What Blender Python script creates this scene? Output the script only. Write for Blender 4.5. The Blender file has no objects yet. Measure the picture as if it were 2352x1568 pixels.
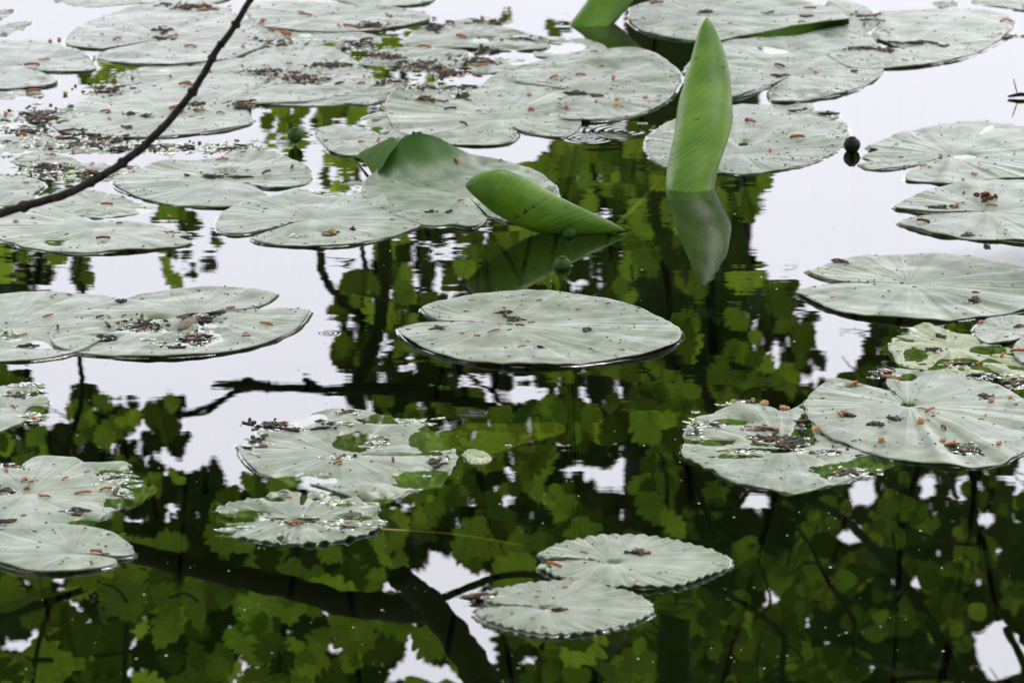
import bpy, math, random
import numpy as np
from mathutils import Vector
random.seed(7); rng = np.random.default_rng(7)
scene = bpy.context.scene; COL = scene.collection
R = math.radians

# ------------------------------------------------------------------ camera
CAM_H, PITCH, HALF = 1.3, R(14.5), 0.12
cd = bpy.data.cameras.new('camera'); cam = bpy.data.objects.new('camera', cd); COL.objects.link(cam)
cam.location = (0, 0, CAM_H); cam.rotation_euler = (math.pi/2 - PITCH, 0, 0)
cd.sensor_width = 36; cd.lens = 18/HALF; cd.clip_end = 2000
cd.dof.use_dof = True; cd.dof.focus_distance = 5.2; cd.dof.aperture_fstop = 15
scene.camera = cam
# ------------------------------------------------------------------ sky, sun, exposure
w = bpy.data.worlds.new('World'); scene.world = w; w.use_nodes = True
wt = w.node_tree; wt.nodes.clear(); WN = wt.nodes.new; WL = wt.links.new
SUN_EL, SUN_ROT = R(58), R(20)
sky = WN('ShaderNodeTexSky'); sky.sky_type = 'NISHITA'; sky.sun_disc = False
sky.sun_elevation = SUN_EL; sky.sun_rotation = SUN_ROT; sky.dust_density = 4
hs = WN('ShaderNodeHueSaturation'); hs.inputs['Saturation'].default_value = 0.25
WL(sky.outputs[0], hs.inputs['Color'])
geo = WN('ShaderNodeTexCoord'); sx = WN('ShaderNodeSeparateXYZ'); WL(geo.outputs['Generated'], sx.inputs[0])
cr = WN('ShaderNodeValToRGB'); WL(sx.outputs['Z'], cr.inputs[0])       # overcast cloud deck, brighter overhead
cr.color_ramp.elements[0].position = 0.0; cr.color_ramp.elements[0].color = (0.445, 0.43, 0.53, 1)
cr.color_ramp.elements[1].position = 0.42; cr.color_ramp.elements[1].color = (0.89, 0.87, 0.97, 1)
nz = WN('ShaderNodeTexNoise'); nz.inputs['Scale'].default_value = 2.5; nz.inputs['Detail'].default_value = 3
WL(geo.outputs['Generated'], nz.inputs['Vector'])
mr = WN('ShaderNodeMapRange'); mr.inputs['To Min'].default_value = 0.85; mr.inputs['To Max'].default_value = 1.15
WL(nz.outputs['Fac'], mr.inputs['Value'])
vm = WN('ShaderNodeVectorMath'); vm.operation = 'SCALE'; WL(cr.outputs[0], vm.inputs[0]); WL(mr.outputs[0], vm.inputs['Scale'])
b1 = WN('ShaderNodeBackground'); WL(hs.outputs[0], b1.inputs[0]); b1.inputs[1].default_value = 0.05
b2 = WN('ShaderNodeBackground'); WL(vm.outputs[0], b2.inputs[0]); b2.inputs[1].default_value = 0.85
ad = WN('ShaderNodeAddShader'); WL(b1.outputs[0], ad.inputs[0]); WL(b2.outputs[0], ad.inputs[1])
wo = WN('ShaderNodeOutputWorld'); WL(ad.outputs[0], wo.inputs[0])
sd = bpy.data.lights.new('sun', 'SUN'); sun = bpy.data.objects.new('sun', sd); COL.objects.link(sun)
sd.energy = 0.6; sd.angle = R(20); sd.color = (1, 0.97, 0.92)
sdir = Vector((math.sin(SUN_ROT)*math.cos(SUN_EL), math.cos(SUN_ROT)*math.cos(SUN_EL), math.sin(SUN_EL)))
sun.rotation_euler = sdir.to_track_quat('Z', 'Y').to_euler()
vs = scene.view_settings; vs.view_transform = 'Standard'; vs.look = 'None'; vs.gamma = 1; vs.exposure = 1.85
scene.cycles.transparent_max_bounces = 24
scene.cycles.max_bounces = 10

# ------------------------------------------------------------------ picture pixel (2352 wide) -> place
CP, SP = math.cos(PITCH), math.sin(PITCH)
def ray(px, py):
    u = (np.asarray(px, float)-1176)/1176*HALF; v = -(np.asarray(py, float)-784)/1176*HALF
    return u, CP + v*SP, -SP + v*CP
def pt(px, py, h=0.0):
    dx, dy, dz = ray(px, py); t = (h-CAM_H)/dz
    return dx*t, dy*t
def at_y(px, py, yd):
    dx, dy, dz = ray(px, py); t = yd/dy
    return Vector((float(dx*t), float(yd), float(CAM_H+dz*t)))
def refl(px, py, D):                       # a point that the water mirrors at this pixel, D metres along the path
    dx, dy, dz = ray(px, py)
    return Vector((float(dx*D), float(dy*D), float(-dz*D-CAM_H)))
def pair(px, y1, y2):                      # point seen at y1 whose mirror image is at y2
    _, a, b = ray(px, y1); _, c, d = ray(px, y2)
    t1, t2 = -b/a, -d/c; yd = 2*CAM_H/(t1+t2)
    return at_y(px, y1, float(yd))
def topix(X, Y, Z):
    zc = Y*CP - (Z-CAM_H)*SP; yc = Y*SP + (Z-CAM_H)*CP
    return 1176 + X/zc/HALF*1176, 784 - yc/zc/HALF*1176
def pxm(y): return HALF/1176*math.hypot(y, CAM_H)        # metres per pixel at that distance

# ------------------------------------------------------------------ noise
def _h(ix, iy, s):
    n = (ix*374761393 + iy*668265263 + s*1442695041) & 0x7fffffff
    n = ((n ^ (n >> 13))*1274126177) & 0x7fffffff
    return ((n ^ (n >> 16)) & 0xffff)/65535.0
def noise2(x, y, s=0):
    x = np.asarray(x, float); y = np.asarray(y, float)
    ix = np.floor(x).astype(np.int64); iy = np.floor(y).astype(np.int64); fx = x-ix; fy = y-iy
    fx = fx*fx*(3-2*fx); fy = fy*fy*(3-2*fy)
    a = _h(ix, iy, s); b = _h(ix+1, iy, s); c = _h(ix, iy+1, s); d = _h(ix+1, iy+1, s)
    return (a+(b-a)*fx)*(1-fy) + (c+(d-c)*fx)*fy
def fbm(x, y, o=3, s=0):
    t = 0; a = .5; f = 1
    for k in range(o): t = t + a*(noise2(x*f, y*f, s+k*17)-.5)*2; a *= .5; f *= 2.1
    return t

# ------------------------------------------------------------------ objects
def mesh_obj(name, verts, faces, mat, parent=None, smooth=True, uv=None):
    me = bpy.data.meshes.new(name); me.from_pydata([tuple(map(float, v)) for v in verts], [], [tuple(f) for f in faces])
    if smooth: me.polygons.foreach_set('use_smooth', [True]*len(me.polygons))
    if uv is not None:
        l = me.uv_layers.new(name='UVMap'); idx = np.zeros(len(me.loops), dtype=np.int32)
        me.loops.foreach_get('vertex_index', idx)
        l.data.foreach_set('uv', np.asarray(uv, dtype=np.float32)[idx].ravel())
    me.materials.append(mat); me.update()
    o = bpy.data.objects.new(name, me); COL.objects.link(o)
    if parent: o.parent = parent
    return o
def tag(o, label=None, cat=None, group=None, kind=None):
    if label: o['label'] = label
    if cat: o['category'] = cat
    if group: o['group'] = group
    if kind: o['kind'] = kind
    return o
class MB:
    def __init__(s): s.v = []; s.f = []; s.uv = []
    def tube(s, pts, rad, n=7, jit=0.0, seed=0):
        rr = random.Random(seed); b = len(s.v); pts = [Vector(p) for p in pts]; m = len(pts)
        for i, p in enumerate(pts):
            d = (pts[min(i+1, m-1)]-pts[max(i-1, 0)]).normalized()
            a = d.orthogonal().normalized() if i == 0 else (a - d*a.dot(d)).normalized()
            c = d.cross(a)
            for k in range(n):
                th = 2*math.pi*k/n; r = rad[i]*(1+jit*(rr.random()-.5))
                s.v.append(p + a*math.cos(th)*r + c*math.sin(th)*r); s.uv.append((k/n, i*.1))
        for i in range(m-1):
            for k in range(n):
                s.f.append((b+i*n+k, b+i*n+(k+1) % n, b+(i+1)*n+(k+1) % n, b+(i+1)*n+k))
        s.f.append(tuple(b+k for k in range(n))[::-1]); s.f.append(tuple(b+(m-1)*n+k for k in range(n)))
    def blob(s, c, rx, ry, rz, seed=0, amp=.25, nu=7, nv=5, rot=0, spike=0):
        rr = random.Random(seed); b = len(s.v); ca, sa = math.cos(rot), math.sin(rot)
        s.v.append(Vector((c[0], c[1], c[2]-rz))); s.uv.append((0, 0))
        for j in range(1, nv):
            ph = math.pi*j/nv - math.pi/2
            for i in range(nu):
                th = 2*math.pi*i/nu; q = 1+amp*(rr.random()-.5)*2
                if spike and (i+j) % 2: q *= 1+spike
                x, y, z = rx*q*math.cos(ph)*math.cos(th), ry*q*math.cos(ph)*math.sin(th), rz*q*math.sin(ph)
                s.v.append(Vector((c[0]+x*ca-y*sa, c[1]+x*sa+y*ca, c[2]+z))); s.uv.append((i/nu, j/nv))
        s.v.append(Vector((c[0], c[1], c[2]+rz))); s.uv.append((0, 1)); t = len(s.v)-1
        for i in range(nu):
            s.f.append((b, b+1+(i+1) % nu, b+1+i)); s.f.append((t, t-nu+i, t-nu+(i+1) % nu))
            for j in range(nv-2):
                q = b+1+j*nu; s.f.append((q+i, q+(i+1) % nu, q+nu+(i+1) % nu, q+nu+i))
    def build(s, name, mat, parent=None, smooth=True): return mesh_obj(name, s.v, s.f, mat, parent, smooth, s.uv)
def smooth_line(pts, k=6):
    P = [Vector(p) for p in pts]; out = []
    for i in range(len(P)-1):
        a = P[max(i-1, 0)]; b = P[i]; c = P[i+1]; d = P[min(i+2, len(P)-1)]
        for j in range(k):
            t = j/k
            out.append(.5*((2*b)+(c-a)*t+(2*a-5*b+4*c-d)*t*t+(3*b-a-3*c+d)*t**3))
    out.append(P[-1]); return out

# ------------------------------------------------------------------ materials
def new_mat(name):
    m = bpy.data.materials.new(name); m.use_nodes = True; t = m.node_tree; t.nodes.clear()
    return m, t, t.nodes.new, t.links.new
def simple(name, c1, c2, rough=.6, scale=60, bump=0.0, spec=.5, coord='Object'):
    m, t, N, L = new_mat(name); b = N('ShaderNodeBsdfPrincipled'); o = N('ShaderNodeOutputMaterial'); L(b.outputs[0], o.inputs[0])
    tc = N('ShaderNodeTexCoord'); n = N('ShaderNodeTexNoise'); n.inputs['Scale'].default_value = scale; n.inputs['Detail'].default_value = 4
    L(tc.outputs[coord], n.inputs['Vector']); r = N('ShaderNodeValToRGB'); L(n.outputs['Fac'], r.inputs[0])
    r.color_ramp.elements[0].position = .35; r.color_ramp.elements[0].color = (*c1, 1)
    r.color_ramp.elements[1].position = .65; r.color_ramp.elements[1].color = (*c2, 1)
    L(r.outputs[0], b.inputs['Base Color']); b.inputs['Roughness'].default_value = rough; b.inputs['Specular IOR Level'].default_value = spec
    if bump:
        bp = N('ShaderNodeBump'); bp.inputs['Distance'].default_value = bump; L(n.outputs['Fac'], bp.inputs['Height']); L(bp.outputs[0], b.inputs['Normal'])
    return m
def pad_material(name, c1, c2, rough=.45, spec=.5, veins=90, vbump=.0009, trans=0.0, sheen=0.0):
    m, t, N, L = new_mat(name); b = N('ShaderNodeBsdfPrincipled'); o = N('ShaderNodeOutputMaterial')
    uv = N('ShaderNodeUVMap'); mp = N('ShaderNodeMapping'); mp.inputs['Scale'].default_value = (veins, 1.6, 1); L(uv.outputs[0], mp.inputs[0])
    n = N('ShaderNodeTexNoise'); n.inputs['Scale'].default_value = 1; n.inputs['Detail'].default_value = 2.5; n.inputs['Distortion'].default_value = .3; L(mp.outputs[0], n.inputs['Vector'])
    tc = N('ShaderNodeTexCoord'); n2 = N('ShaderNodeTexNoise'); n2.inputs['Scale'].default_value = 17; n2.inputs['Detail'].default_value = 7; n2.inputs['Roughness'].default_value = .62; L(tc.outputs['Object'], n2.inputs['Vector'])
    n3 = N('ShaderNodeTexNoise'); n3.inputs['Scale'].default_value = 260; n3.inputs['Detail'].default_value = 3; L(tc.outputs['Object'], n3.inputs['Vector'])
    r = N('ShaderNodeValToRGB'); L(n2.outputs['Fac'], r.inputs[0])
    r.color_ramp.elements[0].position = .32; r.color_ramp.elements[0].color = (*c1, 1)
    r.color_ramp.elements[1].position = .68; r.color_ramp.elements[1].color = (*c2, 1)
    # paler veins
    r2 = N('ShaderNodeMapRange'); r2.inputs['From Min'].default_value = .35; r2.inputs['From Max'].default_value = .7; r2.inputs['To Min'].default_value = .82; r2.inputs['To Max'].default_value = 1.2; L(n.outputs['Fac'], r2.inputs['Value'])
    r3 = N('ShaderNodeMapRange'); r3.inputs['From Min'].default_value = .3; r3.inputs['From Max'].default_value = .45; r3.inputs['To Min'].default_value = .75; r3.inputs['To Max'].default_value = 1.0; L(n3.outputs['Fac'], r3.inputs['Value'])
    mu = N('ShaderNodeMath'); mu.operation = 'MULTIPLY'; L(r2.outputs[0], mu.inputs[0]); L(r3.outputs[0], mu.inputs[1])
    oi = N('ShaderNodeObjectInfo'); r4 = N('ShaderNodeMapRange'); r4.inputs['To Min'].default_value = .85; r4.inputs['To Max'].default_value = 1.15; L(oi.outputs['Random'], r4.inputs['Value'])
    mu2 = N('ShaderNodeMath'); mu2.operation = 'MULTIPLY'; L(mu.outputs[0], mu2.inputs[0]); L(r4.outputs[0], mu2.inputs[1])
    n6 = N('ShaderNodeTexNoise'); n6.inputs['Scale'].default_value = 42; n6.inputs['Detail'].default_value = 8; n6.inputs['Roughness'].default_value = .7; L(tc.outputs['Object'], n6.inputs['Vector'])
    r6 = N('ShaderNodeMapRange'); r6.inputs['From Min'].default_value = .36; r6.inputs['From Max'].default_value = .58; r6.inputs['To Min'].default_value = .62; r6.inputs['To Max'].default_value = 1.12; L(n6.outputs['Fac'], r6.inputs['Value'])
    mu3 = N('ShaderNodeMath'); mu3.operation = 'MULTIPLY'; L(mu2.outputs[0], mu3.inputs[0]); L(r6.outputs[0], mu3.inputs[1]); mu2 = mu3
    if sheen:          # the wax bloom is rubbed and patchy
        a6 = N('ShaderNodeMapRange'); a6.inputs['From Min'].default_value = .36; a6.inputs['From Max'].default_value = .66; a6.inputs['To Min'].default_value = sheen*.30; a6.inputs['To Max'].default_value = sheen*1.55
        av = N('ShaderNodeMath'); av.operation = 'MULTIPLY_ADD'; av.inputs[1].default_value = .5; L(n6.outputs['Fac'], av.inputs[0]); hv = N('ShaderNodeMath'); hv.operation = 'MULTIPLY'; hv.inputs[1].default_value = .5; L(n2.outputs['Fac'], hv.inputs[0]); L(hv.outputs[0], av.inputs[2]); L(av.outputs[0], a6.inputs['Value']); L(a6.outputs[0], b.inputs['Sheen Weight'])
    vs_ = N('ShaderNodeVectorMath'); vs_.operation = 'SCALE'; L(r.outputs[0], vs_.inputs[0]); L(mu2.outputs[0], vs_.inputs['Scale'])
    L(vs_.outputs[0], b.inputs['Base Color'])
    rr = N('ShaderNodeMapRange'); rr.inputs['To Min'].default_value = rough-.18; rr.inputs['To Max'].default_value = rough+.18; L(n6.outputs['Fac'], rr.inputs['Value']); L(rr.outputs[0], b.inputs['Roughness'])
    b.inputs['Specular IOR Level'].default_value = spec
    b.inputs['Sheen Roughness'].default_value = .35; b.inputs['Sheen Tint'].default_value = (.93, .95, .90, 1)
    b3 = N('ShaderNodeBump'); b3.inputs['Distance'].default_value = vbump; b3.inputs['Strength'].default_value = .8; L(n.outputs['Fac'], b3.inputs['Height'])
    b4 = N('ShaderNodeBump'); b4.inputs['Distance'].default_value = .0002; b4.inputs['Strength'].default_value = .7; L(n3.outputs['Fac'], b4.inputs['Height']); L(b3.outputs[0], b4.inputs['Normal'])
    L(b4.outputs[0], b.inputs['Normal'])
    if trans:
        tr = N('ShaderNodeBsdfTranslucent'); hs_ = N('ShaderNodeHueSaturation'); hs_.inputs['Saturation'].default_value = 1.3; hs_.inputs['Value'].default_value = 1.6; L(vs_.outputs[0], hs_.inputs['Color']); L(hs_.outputs[0], tr.inputs[0])
        mx = N('ShaderNodeMixShader'); mx.inputs[0].default_value = trans; L(b.outputs[0], mx.inputs[1]); L(tr.outputs[0], mx.inputs[2]); L(mx.outputs[0], o.inputs[0])
    else: L(b.outputs[0], o.inputs[0])
    return m
M_PAD = pad_material('waxy_pad', (.036, .064, .024), (.074, .098, .050), rough=.43, spec=1.0, vbump=.0016, sheen=.52)
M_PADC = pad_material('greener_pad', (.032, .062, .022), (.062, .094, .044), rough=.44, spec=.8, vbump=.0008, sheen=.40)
def _lobe():          # dark mirrored surroundings painted on the raised lobe: blends to dark green with height
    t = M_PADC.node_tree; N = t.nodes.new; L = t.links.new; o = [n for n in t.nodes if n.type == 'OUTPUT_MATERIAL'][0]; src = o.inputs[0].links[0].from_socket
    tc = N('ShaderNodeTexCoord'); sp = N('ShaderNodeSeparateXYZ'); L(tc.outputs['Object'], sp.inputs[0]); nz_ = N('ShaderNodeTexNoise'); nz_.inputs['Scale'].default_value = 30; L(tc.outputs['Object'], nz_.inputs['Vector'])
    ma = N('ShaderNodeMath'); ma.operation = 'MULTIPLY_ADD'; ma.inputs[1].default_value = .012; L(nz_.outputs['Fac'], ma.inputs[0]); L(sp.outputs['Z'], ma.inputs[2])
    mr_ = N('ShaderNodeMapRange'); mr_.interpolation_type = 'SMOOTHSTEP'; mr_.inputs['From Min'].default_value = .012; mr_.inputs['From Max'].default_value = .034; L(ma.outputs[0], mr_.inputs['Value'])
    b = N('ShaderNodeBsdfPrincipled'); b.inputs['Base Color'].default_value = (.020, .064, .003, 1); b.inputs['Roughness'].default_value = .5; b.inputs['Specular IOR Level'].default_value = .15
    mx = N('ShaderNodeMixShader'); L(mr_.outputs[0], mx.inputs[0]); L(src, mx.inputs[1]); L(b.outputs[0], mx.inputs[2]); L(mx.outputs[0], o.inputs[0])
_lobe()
M_PADY = pad_material('yellowing_pad', (.085, .12, .025), (.15, .17, .06), rough=.5, spec=.8, sheen=.35)
M_PADG = pad_material('fresh_fold', (.020, .056, .002), (.036, .085, .004), rough=.55, spec=.03, trans=.15)
M_ROLL_ = pad_material('fresh_leaf', (.045, .15, .012), (.085, .22, .022), rough=.38, spec=.45, veins=4, vbump=.0, trans=.35)
M_SUB = simple('submerged_leaf', (.10, .12, .015), (.05, .09, .012), .8, 20, spec=.1)
M_STALK = simple('stalk_green', (.06, .11, .015), (.09, .14, .02), .5, 40)
M_STALKD = simple('stalk_dark', (.005, .008, .003), (.009, .012, .004), .8, 40, spec=.1)
M_STRAW = simple('straw', (.22, .12, .03), (.28, .17, .05), .5, 40)
M_POD = simple('pod_green', (.010, .034, .004), (.025, .058, .008), .55, 60, .0006, spec=.08)
M_PODD = simple('pod_dark', (.003, .006, .003), (.007, .011, .005), .5, 60, .0006, spec=.12)
M_BARK = simple('bark', (.004, .004, .003), (.013, .011, .008), .9, 30, .004, spec=.1)
M_TWIG = simple('twig_bark', (.010, .009, .008), (.034, .027, .022), .9, 130, .0015, spec=.15)
M_SCALE = simple('bud_scale_rust', (.17, .050, .014), (.32, .115, .035), .65, 200, spec=.2)
M_SCALED = simple('bud_scale_dark', (.05, .018, .01), (.12, .04, .02), .7, 200, spec=.15)
M_FLORET = simple('floret_tan', (.26, .13, .05), (.42, .24, .10), .7, 300)
M_CRUMB = simple('crumb', (.006, .004, .004), (.034, .016, .010), .75, 350, spec=.12)
def crumb_material():
    m, t, N, L = new_mat('crumb_mixed'); b = N('ShaderNodeBsdfPrincipled'); o = N('ShaderNodeOutputMaterial'); L(b.outputs[0], o.inputs[0]); g = N('ShaderNodeNewGeometry'); r = N('ShaderNodeValToRGB'); L(g.outputs['Random Per Island'], r.inputs[0])
    e = r.color_ramp.elements; e[0].position = 0; e[0].color = (.006, .004, .004, 1); e[1].position = 1; e[1].color = (.30, .13, .045, 1)
    for p, c in ((.62, (.012, .008, .008, 1)), (.82, (.045, .020, .012, 1)), (.95, (.14, .05, .02, 1))): q = e.new(p); q.color = c
    L(r.outputs[0], b.inputs['Base Color']); b.inputs['Roughness'].default_value = .6; b.inputs['Specular IOR Level'].default_value = .25; return m
M_CRUMB = crumb_material()
M_BED = simple('pond_mud', (.008, .011, .004), (.014, .018, .006), .95, 3, spec=.05)
M_POLLEN = simple('pollen', (.5, .5, .46), (.7, .7, .66), .8, 300)
def leaf_material(name, c1, c2, tr=.55, lo=.22, hi=1.9, tv=4.2):
    m, t, N, L = new_mat(name); o = N('ShaderNodeOutputMaterial'); g = N('ShaderNodeNewGeometry')
    r = N('ShaderNodeValToRGB'); L(g.outputs['Random Per Island'], r.inputs[0])
    r.color_ramp.elements[0].position = 0; r.color_ramp.elements[0].color = (*c1, 1); r.color_ramp.elements[1].position = 1; r.color_ramp.elements[1].color = (*c2, 1)
    ml = N('ShaderNodeMath'); ml.operation = 'MULTIPLY'; ml.inputs[1].default_value = 7.13; L(g.outputs['Random Per Island'], ml.inputs[0]); fr = N('ShaderNodeMath'); fr.operation = 'FRACT'; L(ml.outputs[0], fr.inputs[0])
    mr = N('ShaderNodeMapRange'); mr.inputs['To Min'].default_value = lo; mr.inputs['To Max'].default_value = hi; L(fr.outputs[0], mr.inputs['Value'])
    uv = N('ShaderNodeUVMap'); mp = N('ShaderNodeMapping'); mp.inputs['Scale'].default_value = (2, 14, 1); L(uv.outputs[0], mp.inputs[0]); nn = N('ShaderNodeTexNoise'); nn.inputs['Scale'].default_value = 1; L(mp.outputs[0], nn.inputs['Vector'])
    m2 = N('ShaderNodeMapRange'); m2.inputs['From Min'].default_value = .3; m2.inputs['From Max'].default_value = .7; m2.inputs['To Min'].default_value = .8; m2.inputs['To Max'].default_value = 1.2; L(nn.outputs['Fac'], m2.inputs['Value'])
    m3 = N('ShaderNodeMath'); m3.operation = 'MULTIPLY'; L(mr.outputs[0], m3.inputs[0]); L(m2.outputs[0], m3.inputs[1])
    v = N('ShaderNodeVectorMath'); v.operation = 'SCALE'; L(r.outputs[0], v.inputs[0]); L(m3.outputs[0], v.inputs['Scale'])
    d = N('ShaderNodeBsdfPrincipled'); d.inputs['Roughness'].default_value = .6; d.inputs['Specular IOR Level'].default_value = .1; L(v.outputs[0], d.inputs['Base Color'])
    tl = N('ShaderNodeBsdfTranslucent'); v2 = N('ShaderNodeVectorMath'); v2.operation = 'MULTIPLY'; v2.inputs[1].default_value = (tv*1.08, tv*1.02, tv*.5); L(v.outputs[0], v2.inputs[0]); L(v2.outputs[0], tl.inputs[0])
    mx = N('ShaderNodeMixShader'); mx.inputs[0].default_value = tr; L(d.outputs[0], mx.inputs[1]); L(tl.outputs[0], mx.inputs[2]); L(mx.outputs[0], o.inputs[0])
    return m
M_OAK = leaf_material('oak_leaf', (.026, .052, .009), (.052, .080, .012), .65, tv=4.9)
M_DEEP = leaf_material('deep_shade_leaf', (.007, .016, .004), (.012, .024, .006), .2, tv=2)  # shade deep inside the foliage put into a near-black leaf colour
M_ALD = leaf_material('alder_leaf', (.020, .042, .009), (.046, .070, .012), .6, tv=3.5)
M_YEL = leaf_material('lime_leaf', (.06, .10, .010), (.09, .13, .016), .6)

# water: clear dark film, mirrors the sky and trees
RINGS = [(1440, 302, 10, .014, .011), (1350, 318, 7, .013, .008), (1092, 950, 8, .0052, .012), (752, 765, 6, .006, .010)]
def water_material(name, ripples=True):
    m, t, N, L = new_mat(name); o = N('ShaderNodeOutputMaterial')
    g = N('ShaderNodeBsdfGlossy'); g.inputs['Roughness'].default_value = 0.0; g.inputs['Color'].default_value = (1, 1, 1, 1)
    tr = N('ShaderNodeBsdfTransparent'); tr.inputs[0].default_value = (.50, .62, .34, 1)
    fr = N('ShaderNodeFresnel'); fr.inputs['IOR'].default_value = 1.333
    pw = N('ShaderNodeMath'); pw.operation = 'POWER'; pw.inputs[1].default_value = .45; L(fr.outputs[0], pw.inputs[0])
    ml = N('ShaderNodeMath'); ml.operation = 'MULTIPLY'; ml.inputs[1].default_value = .47; L(pw.outputs[0], ml.inputs[0])
    mx = N('ShaderNodeMixShader'); L(ml.outputs[0], mx.inputs[0]); L(tr.outputs[0], mx.inputs[1]); L(g.outputs[0], mx.inputs[2]); L(mx.outputs[0], o.inputs[0])
    if ripples:
        def vmath(op, a=None, b=None, s=None):
            v = N('ShaderNodeVectorMath'); v.operation = op
            if a is not None: L(a, v.inputs[0])
            if b is not None:
                if isinstance(b, tuple): v.inputs[1].default_value = b
                else: L(b, v.inputs[1])
            if s is not None:
                if isinstance(s, float): v.inputs['Scale'].default_value = s
                else: L(s, v.inputs['Scale'])
            return v
        def smath(op, a, b=None):
            v = N('ShaderNodeMath'); v.operation = op
            for i, q in enumerate((a, b)):
                if q is None: continue
                if isinstance(q, (int, float)): v.inputs[i].default_value = q
                else: L(q, v.inputs[i])
            return v.outputs[0]
        ge = N('ShaderNodeNewGeometry'); P = ge.outputs['Position']
        sp = N('ShaderNodeSeparateXYZ'); L(P, sp.inputs[0])
        acc = None
        for sc, amp, (fx, fy) in ((26., .0105, (.22, 1)), (80., .0095, (.28, 1)), (4., .0016, (1, 1))):
            q = vmath('MULTIPLY', P, (fx, fy, 1)); n = N('ShaderNodeTexNoise'); n.inputs['Scale'].default_value = sc; n.inputs['Detail'].default_value = 1.0; L(q.outputs[0], n.inputs['Vector'])
            c = vmath('SUBTRACT', n.outputs['Color'], (.5, .5, .5)); c = vmath('MULTIPLY', c.outputs[0], (amp*.6, amp, 0))
            acc = c if acc is None else vmath('ADD', acc.outputs[0], c.outputs[0])
        y = N('ShaderNodeMapRange'); y.inputs['From Min'].default_value = 4.1; y.inputs['From Max'].default_value = 5.5; y.inputs['To Min'].default_value = .09; y.inputs['To Max'].default_value = 1.0; L(sp.outputs['Y'], y.inputs['Value'])
        pn = N('ShaderNodeTexNoise'); pn.inputs['Scale'].default_value = 2.2; L(P, pn.inputs['Vector'])
        pm = N('ShaderNodeMapRange'); pm.inputs['From Min'].default_value = .38; pm.inputs['From Max'].default_value = .65; pm.inputs['To Min'].default_value = .25; pm.inputs['To Max'].default_value = 1.1; L(pn.outputs['Fac'], pm.inputs['Value'])
        acc = vmath('SCALE', acc.outputs[0], s=smath('MULTIPLY', y.outputs[0], pm.outputs[0]))
        for (px, py, nr, lam, amp) in RINGS:
            cx, cy = pt(px, py); cx = float(cx); cy = float(cy)
            d = vmath('SUBTRACT', P, (cx, cy, 0.0)); ln = vmath('LENGTH', d.outputs[0]); r = ln.outputs['Value']
            w_ = smath('SINE', smath('MULTIPLY', r, 2*math.pi/lam))
            rm = nr*lam*.5
            e = smath('MAXIMUM', smath('SUBTRACT', 1.0, smath('DIVIDE', r, rm)), 0.0)
            e2 = smath('MULTIPLY', e, smath('MINIMUM', smath('MULTIPLY', r, 4/rm), 1.0))
            k = smath('MULTIPLY', smath('MULTIPLY', w_, e2), amp*6)
            nd = vmath('NORMALIZE', d.outputs[0]); acc = vmath('ADD', acc.outputs[0], vmath('SCALE', nd.outputs[0], s=k).outputs[0])
        up = vmath('ADD', acc.outputs[0], (0., 0., 1.)); nn = vmath('NORMALIZE', up.outputs[0])
        L(nn.outputs[0], g.inputs['Normal'])
    return m
M_WATER = water_material('pond_water'); M_FILM = water_material('water_film', False); M_RIM = water_material('water_rim', False)
for _n in M_FILM.node_tree.nodes:
    if _n.type == 'MATH' and _n.operation == 'MULTIPLY': _n.inputs[1].default_value = .85

CANOPY_Y = 9.6
# ------------------------------------------------------------------ setting: ground with pond bed, water
xs = np.concatenate([[-400, -120, -50, -25], np.arange(-16, 16.1, 1), [25, 50, 120, 400]])
ys = np.concatenate([[-300, -80, -30, -12], np.arange(-5, 24.1, 1), [35, 60, 120, 300, 600]])
X, Y = np.meshgrid(xs, ys)
d = np.minimum(np.minimum(Y-2.0, 15.0-Y), np.minimum(X+9, 9-X))+fbm(X*.3, Y*.3)*1.2
Z = np.clip(-d*.35+.02, -.5, .45)+np.where(d < 0, .1*fbm(X*.7, Y*.7, 3, 5), 0)
v = np.stack([X, Y, Z], -1).reshape(-1, 3); nx = len(xs)
f = [(j*nx+i, j*nx+i+1, (j+1)*nx+i+1, (j+1)*nx+i) for j in range(len(ys)-1) for i in range(nx-1)]
M_GROUND = simple('bank_soil', (.012, .016, .006), (.03, .035, .014), .95, .9, spec=.05)
g = mesh_obj('ground', v, f, M_GROUND); tag(g, kind='structure')
wv = [(-10.5, .5, 0), (10.5, .5, 0), (10.5, 16.5, 0), (-10.5, 16.5, 0)]
wa = mesh_obj('water', wv, [(0, 1, 2, 3)], M_WATER, smooth=False); tag(wa, kind='structure')

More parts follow.
